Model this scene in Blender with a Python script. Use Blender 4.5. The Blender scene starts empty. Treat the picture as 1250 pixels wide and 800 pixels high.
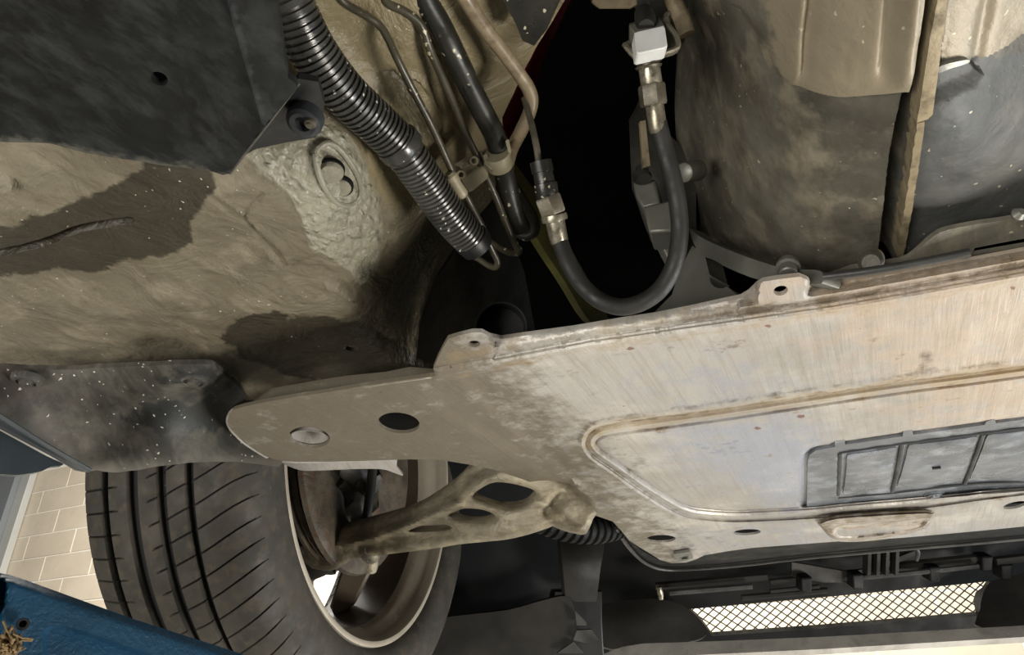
import bpy, bmesh, math, random
import numpy as np
from mathutils import Vector, Matrix
from mathutils.geometry import delaunay_2d_cdt
random.seed(7); np.random.seed(7)

# ------------------------------------------------------------------ camera, world, lights, exposure
CZ = 1.5                                            # the car stands raised on a lift; the camera is under it
Xc = np.array([2228, 530, 900.]); Xc /= np.linalg.norm(Xc)
Yc = np.array([482, -500, -900.]); Yc -= Xc*(Xc@Yc); Yc /= np.linalg.norm(Yc)
Zc = np.cross(Xc, Yc)
ROT = np.array([Xc, Yc, Zc])                        # world = ROT @ cam
F = 900.0
cd = bpy.data.cameras.new('camera'); cam = bpy.data.objects.new('camera', cd)
bpy.context.scene.collection.objects.link(cam)
cd.sensor_fit = 'HORIZONTAL'; cd.sensor_width = 36; cd.lens = 36*F/1250; cd.clip_start = .01; cd.clip_end = 60
M = Matrix([list(map(float, r)) for r in ROT]).to_4x4(); M.translation = (0, 0, CZ)
cam.matrix_world = M
bpy.context.scene.camera = cam
vs = bpy.context.scene.view_settings
vs.view_transform = 'Standard'; vs.look = 'None'; vs.gamma = 1; vs.use_curve_mapping = False
vs.exposure = -0.12

w = bpy.data.worlds.new('garage_daylight'); bpy.context.scene.world = w; w.use_nodes = True
bg = w.node_tree.nodes['Background']; bg.inputs[0].default_value = (1.0, .98, .92, 1); bg.inputs[1].default_value = .18

def area(name, loc, target, size, size_y, power, col):
    l = bpy.data.lights.new(name, 'AREA'); l.shape = 'RECTANGLE'; l.size = size; l.size_y = size_y
    l.energy = power; l.color = col
    o = bpy.data.objects.new(name, l); bpy.context.scene.collection.objects.link(o)
    o.location = loc
    o.rotation_euler = (Vector(target)-Vector(loc)).to_track_quat('-Z', 'Y').to_euler()
    return o
area('work_lamp', (1.05, .75, CZ-.85), (.0, .6, CZ+.25), .40, .40, 30, (1, .94, .85))
area('bay_window_light', (1.9, 2.3, CZ-.9), (0, .8, CZ+.2), 1.6, 1.2, 46, (.86, .93, 1))
area('rear_fill_light', (-.9, -1.6, CZ-.9), (-.2, .5, CZ+.3), 1.6, .8, 52, (1, .96, .88))  # unseen fill added at the rear left to brighten the gearbox side
area('front_bay_light', (-1.5, 1.9, 3.4), (-1.6, 3.0, 1.8), 3.5, .6, 220, (1, .97, .92))

# ------------------------------------------------------------------ helpers: projection
COL = bpy.context.scene.collection
A = lambda x: np.asarray(x, float)
def rays(U, V):
    c = np.stack([(A(U)-625)/F, (400-A(V))/F, -np.ones_like(A(U))], -1)
    return c @ ROT.T
def at(U, V, D):                                     # point(s) at camera-axis depth D
    return rays(U, V)*A(D)[..., None] + np.array([0, 0, CZ])
def dep(u, v, h):                                    # depth where the ray meets the horizontal plane h above the lens
    return h/rays(u, v)[..., 2]
def depY(u, v, Y):
    return Y/rays(u, v)[..., 1]
class TPS:                                           # smooth surface through control points, flat ones stay flat
    def __init__(s, pts):                            # (u, v, depth)
        P = A(pts); s.xy = P[:, :2]/100; n = len(P)
        K = s.k(s.xy, s.xy) + np.eye(n)*1e-4
        Q = np.c_[np.ones(n), s.xy]
        L = np.block([[K, Q], [Q.T, np.zeros((3, 3))]])
        s.w = np.linalg.solve(L, np.r_[1/P[:, 2], 0, 0, 0])
    def k(s, a, b):
        r2 = ((a[:, None]-b[None])**2).sum(-1)
        return r2*np.log(r2+1e-9)
    def __call__(s, U, V):
        U = A(U); sh = U.shape; p = np.stack([U.ravel(), A(V).ravel()], 1)/100
        o = s.k(p, s.xy)@s.w[:-3] + np.c_[np.ones(len(p)), p]@s.w[-3:]
        return (1/o).reshape(sh)
def H(pts): return TPS([(u, v, float(dep(u, v, h))) for u, v, h in pts])
def plane(h): return lambda U, V: dep(U, V, h)
def const(d): return lambda U, V: np.zeros_like(A(U))+d
def sm(x, a, b):
    t = np.clip((A(x)-a)/(b-a), 0, 1); return t*t*(3-2*t)
def inpoly(U, V, P):
    P = A(P); r = np.zeros(np.shape(U), bool); x1, y1 = P[-1]
    for x2, y2 in P:
        if y1 != y2:
            c = ((y1 > V) != (y2 > V)) & (U < (x2-x1)*(V-y1)/(y2-y1)+x1); r ^= c
        x1, y1 = x2, y2
    return r
def dline(U, V, P, closed=False):
    P = A(P); r = np.full(np.shape(U), 1e9)
    n = len(P) if closed else len(P)-1
    for i in range(n):
        a = P[i]; b = P[(i+1) % len(P)]; d = b-a; L = max(d@d, 1e-9)
        t = np.clip(((U-a[0])*d[0]+(V-a[1])*d[1])/L, 0, 1)
        r = np.minimum(r, np.hypot(U-a[0]-t*d[0], V-a[1]-t*d[1]))
    return r
def sdist(U, V, P):                                  # positive inside
    d = dline(U, V, P, True); return np.where(inpoly(U, V, P), d, -d)
def spline(P, n=6, closed=False):
    P = A(P); m = len(P); out = []
    for i in range(m if closed else m-1):
        g = (lambda j: P[j % m]) if closed else (lambda j: P[min(max(j, 0), m-1)])
        p0, p1, p2, p3 = g(i-1), g(i), g(i+1), g(i+2)
        for k in range(n):
            t = k/n
            out.append(.5*((2*p1)+(-p0+p2)*t+(2*p0-5*p1+4*p2-p3)*t*t+(-p0+3*p1-3*p2+p3)*t**3))
    if not closed: out.append(P[-1])
    return A(out)
def ell(cx, cy, a, b, ang=0, n=20):
    t = np.linspace(0, 2*np.pi, n, endpoint=False); c, s = math.cos(math.radians(ang)), math.sin(math.radians(ang))
    return np.stack([cx+a*np.cos(t)*c-b*np.sin(t)*s, cy+a*np.cos(t)*s+b*np.sin(t)*c], 1)
def offs(P, d):                                       # closed outline moved inwards by d
    P = A(P); a = np.roll(P, 1, 0); b = np.roll(P, -1, 0); t = b-a; t /= np.hypot(t[:, 0], t[:, 1])[:, None]+1e-9
    n = np.stack([-t[:, 1], t[:, 0]], 1); ar = (P[:, 0]*b[:, 1]-b[:, 0]*P[:, 1]).sum()
    return P+n*d*(1 if ar > 0 else -1)
def densify(P, s):
    P = A(P); out = []
    for i in range(len(P)):
        a, b = P[i], P[(i+1) % len(P)]; n = max(1, int(np.hypot(*(b-a))/s))
        out += [a+(b-a)*k/n for k in range(n)]
    return A(out)
def vnoise(X, Y, seed=0):
    xi = np.floor(X).astype(int); yi = np.floor(Y).astype(int); fx, fy = X-xi, Y-yi
    def h(a, b):
        n = (a*374761393+b*668265263+seed*1442695041) & 0x7fffffff
        n = ((n ^ (n >> 13))*1274126177) & 0x7fffffff
        return (n & 0xffff)/65535.0
    fx = fx*fx*(3-2*fx); fy = fy*fy*(3-2*fy)
    return (h(xi, yi)*(1-fx)+h(xi+1, yi)*fx)*(1-fy)+(h(xi, yi+1)*(1-fx)+h(xi+1, yi+1)*fx)*fy
def fbm(X, Y, o=4, seed=0):
    r = 0; a = .5
    for i in range(o):
        r = r+a*vnoise(X, Y, seed+i); X = X*2.03+17; Y = Y*2.03+9; a *= .5
    return r

# ------------------------------------------------------------------ helpers: objects
def thing(name, label, cat, loc, group=None, kind=None):
    o = bpy.data.objects.new(name, None); COL.objects.link(o); o.location = tuple(map(float, loc)); o.empty_display_size = .02
    o['label'] = label; o['category'] = cat
    if group: o['group'] = group
    if kind: o['kind'] = kind
    return o
def tag(o, label, cat, group=None, kind=None):
    o['label'] = label; o['category'] = cat
    if group: o['group'] = group
    if kind: o['kind'] = kind
    return o
def wloc(p):
    v = Vector((0, 0, 0))
    while p is not None: v = v+p.location; p = p.parent
    return v
def link(name, me, mt, parent=None, smooth=True, origin=None):
    o = bpy.data.objects.new(name, me)
    COL.objects.link(o)
    n = len(me.vertices); co = np.empty(n*3, np.float32); me.vertices.foreach_get('co', co); co = co.reshape(-1, 3)
    if origin is None:
        origin = (co.min(0)+co.max(0))/2
    base = np.array(wloc(parent), np.float32)
    co = co-np.array(origin, np.float32); me.vertices.foreach_set('co', co.ravel())
    o.location = tuple(float(x) for x in (np.array(origin)-base))
    if parent is not None: o.parent = parent
    me.materials.append(mt)
    if smooth:
        me.polygons.foreach_set('use_smooth', [True]*len(me.polygons))
        try: me.set_sharp_from_angle(angle=math.radians(38))
        except Exception: pass
    me.update()
    return o
def mesh(V, Fc):
    me = bpy.data.meshes.new('m'); me.from_pydata([tuple(map(float, v)) for v in V], [], [tuple(map(int, f)) for f in Fc]); me.validate(); me.update(); return me
def join(*ms):                                       # join (V,F) pairs
    V = []; Fc = []; n = 0
    for v, f in ms:
        V += [tuple(x) for x in v]; Fc += [tuple(int(i)+n for i in q) for q in f]; n = len(V)
    return V, Fc
def sheet(name, outline, depth, thick, mt, parent=None, step=6, holes=(), attrs=None, ext=None, disp=None, smooth=True, bev=0, edge=None, lines=()):
    O = densify(outline, edge or step or 1e6); HS = [A(h) for h in holes]
    pts = [O]; edges = []; n0 = 0
    for ring in [O]+HS:
        m = len(ring); edges += [(n0+i, n0+(i+1) % m) for i in range(m)]; n0 += m
    pts += HS
    for ln, cl in lines:
        ln = densify(ln, step*.9) if cl else np.concatenate([densify(A([a, b]), step*.9)[:max(1, int(np.hypot(*(A(b)-A(a)))/(step*.9)))] for a, b in zip(ln[:-1], ln[1:])]+[A(ln[-1:])])
        kk = inpoly(ln[:, 0], ln[:, 1], O) & (dline(ln[:, 0], ln[:, 1], O, True) > .8)
        for h in HS: kk &= (~inpoly(ln[:, 0], ln[:, 1], h)) & (dline(ln[:, 0], ln[:, 1], h, True) > .8)
        m = len(ln)
        for i in range(m if cl else m-1):
            if kk[i] and kk[(i+1) % m]: edges.append((n0+i, n0+(i+1) % m))
        ln = np.where(kk[:, None], ln, O[0]); pts.append(ln); n0 += m
    if step:
        lo, hi = O.min(0), O.max(0)
        gx, gy = np.meshgrid(np.arange(lo[0]+step*.5, hi[0], step), np.arange(lo[1]+step*.5, hi[1], step*.9))
        gx[::2] += step/2; gx = gx.ravel(); gy = gy.ravel()
        k = inpoly(gx, gy, O) & (dline(gx, gy, O, True) > step*.45)
        for h in HS: k &= (~inpoly(gx, gy, h)) & (dline(gx, gy, h, True) > step*.4)
        for ln, cl in lines: k &= dline(gx, gy, ln, cl) > step*.4
        pts.append(np.stack([gx[k], gy[k]], 1))
    P = np.concatenate(pts)
    vo, eo, fo, _, _, _ = delaunay_2d_cdt([Vector((float(a)/100, float(b)/100)) for a, b in P], edges, [], 0, 1e-6)
    Q = A([(v.x*100, v.y*100) for v in vo]); T = np.array([f for f in fo if len(f) == 3])
    ctr = Q[T].mean(1); k = inpoly(ctr[:, 0], ctr[:, 1], O)
    for h in HS: k &= ~inpoly(ctr[:, 0], ctr[:, 1], h)
    T = T[k]
    U, V = Q[:, 0], Q[:, 1]
    D = depth(U, V)
    X = at(U, V, D)
    if disp is not None: X = X+disp(U, V, X)
    e1 = X[T[:, 1]]-X[T[:, 0]]; e2 = X[T[:, 2]]-X[T[:, 0]]; N = np.cross(e1, e2)
    flip = (N*(X[T[:, 0]]-np.array([0, 0, CZ]))).sum(1) > 0
    if flip.mean() > .5: T = T[:, ::-1]; N = -N
    mn = -N.sum(0)/np.linalg.norm(N.sum(0))
    off = (A(ext) if ext is not None else mn)*thick
    n = len(X); allV = np.concatenate([X, X+off])
    Fc = [tuple(t) for t in T]+[(a+n, c+n, b+n) for a, b, c in T]
    ec = {}
    for a, b, c in T.tolist():
        for e in ((a, b), (b, c), (c, a)): ec[e] = 1
    for a, b in ec:
        if (b, a) not in ec: Fc.append((b, a, a+n, b+n))
    me = bpy.data.meshes.new(name); me.from_pydata(allV.tolist(), [], Fc)
    for an, fn in (attrs or {}).items():
        at_ = me.attributes.new(an, 'FLOAT', 'POINT'); vals = np.clip(fn(U, V), 0, 1).astype(np.float32)
        at_.data.foreach_set('value', np.concatenate([vals, vals]))
    me.update()
    o = link(name, me, mt, parent, smooth)
    if bev:
        b = o.modifiers.new('bevel', 'BEVEL'); b.width = bev; b.segments = 2; b.limit_method = 'ANGLE'; b.angle_limit = math.radians(50)
    return o
def frames(P):
    P = A(P); T = np.gradient(P, axis=0); T /= np.linalg.norm(T, axis=1)[:, None]+1e-12
    n = np.cross(T[0], [0.13, .2, .97]); n /= np.linalg.norm(n); out = []
    for t in T:
        n = n-t*(n@t); n /= np.linalg.norm(n); out.append((n.copy(), np.cross(t, n)))
    return T, out
def tubeVF(P, R, sides=14, caps=True, phase=0):
    P = A(P); R = np.zeros(len(P))+A(R); T, fr = frames(P); V = []; Fc = []
    for i, (p, (n, b)) in enumerate(zip(P, fr)):
        for k in range(sides):
            a = 2*math.pi*k/sides+phase; V.append(p+R[i]*(math.cos(a)*n+math.sin(a)*b))
    for i in range(len(P)-1):
        for k in range(sides):
            k2 = (k+1) % sides; Fc.append((i*sides+k, i*sides+k2, (i+1)*sides+k2, (i+1)*sides+k))
    if caps:
        Fc.append(tuple(range(sides))[::-1]); Fc.append(tuple((len(P)-1)*sides+k for k in range(sides)))
    return V, Fc
def pxpath(P, n=8):                                  # (u, v, depth) -> smooth world path
    S = spline(P, n); return at(S[:, 0], S[:, 1], S[:, 2])
def resample(P, ds):
    P = A(P); s = np.r_[0, np.cumsum(np.linalg.norm(np.diff(P, axis=0), axis=1))]
    t = np.arange(0, s[-1], ds); return np.stack([np.interp(t, s, P[:, i]) for i in range(3)], 1), t
def tube(name, P, r, mt, parent=None, n=8, sides=14, straight=False):
    W = pxpath(P, n) if not straight else at(A(P)[:, 0], A(P)[:, 1], A(P)[:, 2])
    v, f = tubeVF(W, r, sides); return link(name, mesh(v, f), mt, parent)
def stack(name, p0, p1, prof, mt, parent=None, sides=20):     # a turned piece along p0->p1 (px,py,d); prof = (t, radius)
    a, b = [at(A([p[0]]), A([p[1]]), A([p[2]]))[0] for p in (p0, p1)]
    return turned(name, a, b, prof, mt, parent, sides)
def turned(name, a, b, prof, mt, parent=None, sides=20):
    a = A(a); b = A(b); d = (b-a); L = np.linalg.norm(d); t = d/L
    n = np.cross(t, [.13, .2, .97]); n /= np.linalg.norm(n); m = np.cross(t, n); V = []; Fc = []
    for q, r in prof:
        for k in range(sides):
            an = 2*math.pi*k/sides; V.append(a+d*q+r*(math.cos(an)*n+math.sin(an)*m))
    for i in range(len(prof)-1):
        for k in range(sides):
            k2 = (k+1) % sides; Fc.append((i*sides+k, i*sides+k2, (i+1)*sides+k2, (i+1)*sides+k))
    Fc.append(tuple(range(sides))[::-1]); Fc.append(tuple((len(prof)-1)*sides+k for k in range(sides)))
    o = link(name, mesh(V, Fc), mt, parent); return o
def boxVF(c, ax, ay, az):                            # half-axis vectors
    c, ax, ay, az = map(A, (c, ax, ay, az)); V = [c+i*ax+j*ay+k*az for i in (-1, 1) for j in (-1, 1) for k in (-1, 1)]
    return V, [(0, 1, 3, 2), (4, 6, 7, 5), (0, 4, 5, 1), (2, 3, 7, 6), (0, 2, 6, 4), (1, 5, 7, 3)]
def box(name, lo, hi, mt, parent=None, bev=0):
    lo, hi = A(lo), A(hi); h = (hi-lo)/2
    o = link(name, mesh(*boxVF((lo+hi)/2, [h[0], 0, 0], [0, h[1], 0], [0, 0, h[2]])), mt, parent, smooth=False)
    if bev:
        b = o.modifiers.new('bevel', 'BEVEL'); b.width = bev; b.segments = 2
    return o
def P1(u, v, d): return at(A([u]), A([v]), A([d]))[0]

# ------------------------------------------------------------------ materials
def lin(c):
    c = [x/255 for x in c]; return tuple((x/12.92 if x <= .04045 else ((x+.055)/1.055)**2.4) for x in c)+(1,)
def mat(name, c1, c2=None, scale=8, detail=8, rough=.6, rvar=.15, metal=0, bump=.3, bscale=60, bdist=.002, c3=None,
        speck=None, speck_scale=220, speck_thr=.16, streak=None, streak_amt=.5, streak_scale=(4, 60, 4), layers=(), ramp=(.35, .65), spec=.5, cov=.52, bump2=None, abump=None, scratch=0):
    m = bpy.data.materials.new(name); m.use_nodes = True; nt = m.node_tree; N = nt.nodes; L = nt.links
    b = N['Principled BSDF']; tc = N.new('ShaderNodeNewGeometry')
    def noise(s, d=8, r=.6, vec=None):
        n = N.new('ShaderNodeTexNoise'); n.inputs['Scale'].default_value = s; n.inputs['Detail'].default_value = d; n.inputs['Roughness'].default_value = r
        L.new(vec or tc.outputs['Position'], n.inputs['Vector']); return n
    def mapr(src, a, b_, o0=0, o1=1):
        r = N.new('ShaderNodeMapRange'); L.new(src, r.inputs['Value'])
        for i, x in zip(('From Min', 'From Max', 'To Min', 'To Max'), (a, b_, o0, o1)): r.inputs[i].default_value = x
        return r.outputs[0]
    def mix(f, a, c):
        x = N.new('ShaderNodeMix'); x.data_type = 'RGBA'
        if isinstance(f, float): x.inputs[0].default_value = f
        else: L.new(f, x.inputs[0])
        for i, q in ((6, a), (7, c)):
            if isinstance(q, tuple): x.inputs[i].default_value = q
            else: L.new(q, x.inputs[i])
        return x.outputs[2]
    def mul(a, c):
        x = N.new('ShaderNodeMath'); x.operation = 'MULTIPLY'
        for i, q in enumerate((a, c)):
            if isinstance(q, (int, float)): x.inputs[i].default_value = q
            else: L.new(q, x.inputs[i])
        return x.outputs[0]
    n1 = noise(scale, detail)
    col = mix(mapr(n1.outputs[0], *ramp), lin(c1), lin(c2 or c1))
    if c3: col = mix(mul(mapr(noise(scale*2.7+3, 6).outputs[0], .5, .68), .8), col, lin(c3))
    if streak:
        mp = N.new('ShaderNodeMapping'); mp.inputs['Scale'].default_value = streak_scale; L.new(tc.outputs['Position'], mp.inputs[0])
        col = mix(mul(mapr(noise(8, 6, .65, mp.outputs[0]).outputs[0], .47, .66), streak_amt), col, lin(streak))
    rg = mapr(noise(scale*1.7, 6).outputs[0], .3, .7, max(rough-rvar, .03), min(rough+rvar, 1))
    bfac = noise(bscale, 8, .65).outputs[0]
    for ly in layers:                                 # (attribute, colour, amount, roughness, break-up)
        an = N.new('ShaderNodeAttribute'); an.attribute_name = ly[0]
        ad = N.new('ShaderNodeMath'); ad.operation = 'ADD'; L.new(an.outputs['Fac'], ad.inputs[0])
        L.new(mapr(noise(45, 8, .7).outputs[0], .25, .75, -ly[4], ly[4]), ad.inputs[1])
        wd_ = .08 if ly[4] < .4 else .24
        f = mul(mapr(ad.outputs[0], .5-wd_, .5+wd_), ly[2])
        col = mix(f, col, lin(ly[1]))
        if ly[3] is not None:
            x = N.new('ShaderNodeMix'); x.data_type = 'FLOAT'; L.new(f, x.inputs[0]); L.new(rg, x.inputs[2]); x.inputs[3].default_value = ly[3]; rg = x.outputs[0]
    if speck:
        v = N.new('ShaderNodeTexVoronoi'); v.inputs['Scale'].default_value = speck_scale; dn = noise(speck_scale*.9, 2); dm = N.new('ShaderNodeVectorMath'); dm.operation = 'MULTIPLY_ADD'; L.new(dn.outputs[1], dm.inputs[0])
        dm.inputs[1].default_value = (1.1/speck_scale,)*3; L.new(tc.outputs['Position'], dm.inputs[2]); L.new(dm.outputs[0], v.inputs['Vector'])
        dv = N.new('ShaderNodeMath'); dv.operation = 'DIVIDE'; L.new(v.outputs['Distance'], dv.inputs[0]); sc_ = N.new('ShaderNodeSeparateColor'); L.new(v.outputs['Color'], sc_.inputs[0]); L.new(sc_.outputs[1], dv.inputs[1])
        s1 = mapr(dv.outputs[0], speck_thr*.85, speck_thr*.6)
        s2 = mapr(noise(14, 5).outputs[0], cov, cov+.08); s3 = mapr(v.outputs['Color'], .55, .6)
        col = mix(mul(mul(s1, s2), s3), col, lin(speck))
    L.new(col, b.inputs['Base Color']); L.new(rg, b.inputs['Roughness']); b.inputs['Metallic'].default_value = metal
    b.inputs['Specular IOR Level'].default_value = spec
    if bump:
        bp = N.new('ShaderNodeBump'); bp.inputs['Strength'].default_value = bump; bp.inputs['Distance'].default_value = bdist
        L.new(bfac, bp.inputs['Height']); last = bp.outputs[0]
        def more(h, st, di):
            q = N.new('ShaderNodeBump'); q.inputs['Distance'].default_value = di
            if isinstance(st, float): q.inputs['Strength'].default_value = st
            else: L.new(st, q.inputs['Strength'])
            L.new(h, q.inputs['Height']); L.new(last, q.inputs['Normal']); return q.outputs[0]
        if bump2:
            wn = noise(bump2[0], 5, .55); wn.inputs['Distortion'].default_value = 1.5
            last = more(wn.outputs[0], bump2[1], bump2[2])
        if abump:
            an = N.new('ShaderNodeAttribute'); an.attribute_name = abump[0]
            vv = N.new('ShaderNodeTexVoronoi'); vv.feature = 'SMOOTH_F1'; vv.inputs['Scale'].default_value = abump[1]
            mp2 = N.new('ShaderNodeMapping'); mp2.inputs['Scale'].default_value = (1, .45, 1); mp2.inputs['Rotation'].default_value = (0, 0, .5)
            nd = noise(60, 3); ad2 = N.new('ShaderNodeVectorMath'); ad2.operation = 'MULTIPLY_ADD'; L.new(nd.outputs[1], ad2.inputs[0]); ad2.inputs[1].default_value = (.01, .01, .01)
            L.new(tc.outputs['Position'], ad2.inputs[2]); L.new(ad2.outputs[0], mp2.inputs[0]); L.new(mp2.outputs[0], vv.inputs['Vector'])
            inv = N.new('ShaderNodeMath'); inv.operation = 'SUBTRACT'; inv.inputs[0].default_value = 1; L.new(vv.outputs['Distance'], inv.inputs[1])
            last = more(inv.outputs[0], mapr(an.outputs['Fac'], .45, .6, 0, abump[2]), .004)
        if scratch:
            mp = N.new('ShaderNodeMapping'); mp.inputs['Scale'].default_value = (60, 3.0, 10); mp.inputs['Rotation'].default_value = (0, 0, .12); L.new(tc.outputs['Position'], mp.inputs[0])
            last = more(noise(6, 8, .7, mp.outputs[0]).outputs[0], float(scratch), .0012)
        L.new(last, b.inputs['Normal'])
    return m
MT = {}
MT['pan'] = mat('underseal', (120, 113, 95), (99, 92, 76), 9, rough=.50, bump=.6, bscale=80, bdist=.003, c3=(138, 129, 110), speck=(205, 198, 180), speck_scale=190, speck_thr=.17, cov=.46,
                bump2=(22, .55, .012), abump=('sealant', 210, 1.0), streak=(92, 82, 64), streak_amt=.45, streak_scale=(16, 3, 6),
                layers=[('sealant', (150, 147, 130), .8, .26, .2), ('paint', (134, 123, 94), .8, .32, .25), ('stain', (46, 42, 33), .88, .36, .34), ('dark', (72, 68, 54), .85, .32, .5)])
MT['plug'] = mat('sealant_coated_plug', (146, 142, 126), (124, 120, 104), 40, rough=.4, bump=.5, bscale=160, bump2=(90, .4, .003))
MT['tray'] = mat('black_plastic_tray', (18, 20, 20), (11, 12, 12), 16, rough=.6, bump=.25, bscale=40, c3=(34, 36, 35), bump2=(18, .3, .006), ramp=(.4, .6), spec=.3, streak=(62, 64, 62), streak_amt=.35, streak_scale=(12, 5, 5), layers=[('edge_shine', (88, 86, 78), .7, .8, .3)])
MT['liner'] = mat('wheel_liner_plastic', (72, 70, 63), (44, 44, 42), 12, rough=.66, streak=(108, 104, 94), streak_amt=.5, streak_scale=(14, 5, 5), bump=.4, bscale=60, c3=(100, 96, 86), speck=(206, 202, 190), speck_scale=190, speck_thr=.26, cov=.42,
                  layers=[('dark', (34, 37, 37), .85, .55, .35), ('rusty', (66, 56, 50), .7, .7, .4), ('edge', (104, 100, 90), .6, .7, .4)])
MT['alu'] = mat('stained_aluminium_plate', (178, 174, 169), (154, 150, 145), 3.5, rough=.40, rvar=.1, metal=.35, bump=.35, bscale=130, bdist=.0012, c3=(198, 193, 184),
                streak=(140, 130, 114), streak_amt=.42, streak_scale=(26, 1.3, 10), speck=(92, 66, 44), speck_scale=90, speck_thr=.12, scratch=.5,
                layers=[('blue', (140, 152, 176), .6, .3, .5), ('warm_tint', (200, 176, 150), .5, .5, .5), ('grime', (98, 88, 68), .82, .6, .5), ('line', (160, 140, 106), .7, .6, .5), ('redspot', (112, 66, 46), .8, .6, .35), ('soot', (66, 56, 42), .8, .7, .5)])
MT['hatch'] = mat('grey_alloy_cover', (118, 122, 128), (82, 86, 92), 14, rough=.34, metal=.35, bump=.3, bscale=70, c3=(146, 152, 162), bump2=(30, .2, .004), speck=(40, 38, 36), speck_scale=90, speck_thr=.1)
MT['hatch_rib'] = mat('dark_grey_ribs', (46, 48, 50), (34, 36, 38), 20, rough=.5, metal=.2, bump=.2)
MT['cast'] = mat('weathered_cast_alloy', (166, 158, 138), (106, 98, 80), 11, rough=.52, metal=.25, bump=.6, bscale=90, c3=(184, 172, 146), streak=(84, 72, 54), streak_amt=.5, streak_scale=(5, 14, 20), bump2=(40, .35, .005), speck=(60, 50, 38), speck_scale=150, speck_thr=.12)
MT['gear'] = mat('grimy_gearbox_alloy', (116, 112, 101), (72, 69, 61), 10, rough=.52, metal=.15, bump=.5, bscale=70, c3=(146, 138, 120), speck=(190, 184, 160), speck_scale=150, speck_thr=.2, cov=.42,
                 streak=(70, 62, 48), streak_amt=.4, streak_scale=(14, 5, 3), bump2=(26, .2, .004),
                 layers=[('pale', (148, 137, 116), .8, .45, .25), ('grey', (80, 84, 86), .75, .6, .3)])
MT['seam'] = mat('seam_flange_alloy', (164, 150, 122), (130, 118, 94), 30, rough=.6, metal=.15, bump=.4, bscale=120, c3=(92, 80, 60))
MT['flange'] = mat('grey_engine_alloy', (126, 126, 118), (98, 98, 91), 15, rough=.45, metal=.3, bump=.2)
MT['darkcast'] = mat('dark_engine_casting', (62, 60, 52), (40, 39, 34), 20, rough=.5, metal=.2, bump=.4)
MT['black'] = mat('black_plastic', (24, 25, 26), (16, 17, 18), 12, rough=.5, bump=.2)
MT['navy'] = mat('dark_blue_black_plastic', (25, 28, 32), (17, 19, 22), 9, spec=.3, rough=.6, bump=.2)
MT['bay'] = mat('black_bay_plastic', (14, 15, 16), (9, 10, 11), 12, rough=.6, bump=.2, spec=.25)
MT['shell'] = mat('light_blocking_black', (5, 5, 5), (4, 4, 4), 5, rough=.9, bump=0, spec=.02)  # near black, so the added bay panels read as a dark void
MT['duct'] = mat('dusty_black_plastic', (40, 38, 34), (23, 22, 21), 12, rough=.65, bump=.4, spec=.35)
MT['rail'] = mat('dark_metal_rail', (74, 74, 72), (46, 46, 46), 22, rough=.4, metal=.3, bump=.2)
MT['tyre'] = mat('tyre_rubber', (62, 58, 50), (46, 44, 39), 26, rough=.72, bump=.3, bscale=160, bdist=.001, c3=(74, 66, 54), speck=(128, 120, 100), speck_scale=110, speck_thr=.1,
                 layers=[('groove', (10, 10, 10), .95, .8, 0.0)])
MT['rim'] = mat('rim_alloy', (188, 180, 164), (164, 154, 138), 10, rough=.36, metal=.25, bump=.1)
MT['rimin'] = mat('brake_dusted_rim_barrel', (96, 84, 70), (76, 66, 56), 9, rough=.42, metal=.1, bump=.15)
MT['shield'] = mat('rusty_dust_shield', (92, 84, 70), (58, 52, 44), 26, rough=.6, bump=.5, c3=(84, 60, 44), bump2=(40, .4, .006))
MT['hosec'] = mat('corrugated_plastic', (70, 69, 65), (42, 42, 40), 40, rough=.3, bump=.15, speck=(200, 198, 190), speck_scale=220, speck_thr=.34, cov=.42,
                  layers=[])
MT['tan'] = mat('beige_painted_pipe', (142, 128, 104), (118, 104, 84), 30, rough=.42, bump=.2, c3=(84, 70, 54))
MT['pipe'] = mat('dark_painted_pipe', (76, 72, 58), (54, 50, 40), 40, rough=.35, bump=.2, speck=(190, 182, 150), speck_scale=190, speck_thr=.36, cov=.40)
MT['pipeb'] = mat('black_coated_pipe', (44, 43, 37), (28, 28, 25), 40, rough=.35, bump=.2, speck=(186, 180, 158), speck_scale=200, speck_thr=.36, cov=.38)
MT['clip'] = mat('beige_plastic_clip', (158, 150, 126), (132, 124, 102), 50, rough=.5, bump=.15)
MT['rubber'] = mat('brake_hose_rubber', (34, 33, 30), (25, 24, 22), 60, rough=.62, bump=.15)
MT['zinc'] = mat('zinc_plated_steel', (170, 164, 148), (128, 122, 106), 60, rough=.3, metal=.7, bump=.15, c3=(90, 84, 70))
MT['dirtyzinc'] = mat('grimy_steel', (110, 104, 90), (64, 60, 52), 60, rough=.45, metal=.4, bump=.4)
MT['white'] = mat('white_plastic', (214, 216, 214), (196, 198, 196), 40, rough=.35, bump=.08)
MT['red'] = mat('red_plastic', (92, 8, 14), (66, 6, 10), 20, rough=.4, bump=.1)
MT['olive'] = mat('olive_painted_steel', (96, 92, 44), (70, 68, 34), 20, rough=.5, bump=.15)
MT['blue'] = mat('blue_hammered_paint', (26, 72, 100), (18, 54, 78), 12, rough=.34, rvar=.06, bump=.9, bscale=210, bdist=.0016)
MT['bluegrey'] = mat('blue_grey_plastic', (58, 64, 68), (42, 48, 52), 10, rough=.4, bump=.1, speck=(190, 190, 180), speck_scale=90, speck_thr=.1)
MT['boltblue'] = mat('slate_rubber_washer', (52, 55, 58), (34, 37, 40), 40, rough=.45, bump=.1)
MT['brick'] = mat('glazed_beige_brick', (222, 208, 186), (210, 196, 174), 5, rough=.35, bump=.05)
MT['mortar'] = mat('pale_mortar', (246, 240, 226), (240, 234, 220), 12, rough=.8, bump=.1)
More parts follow.
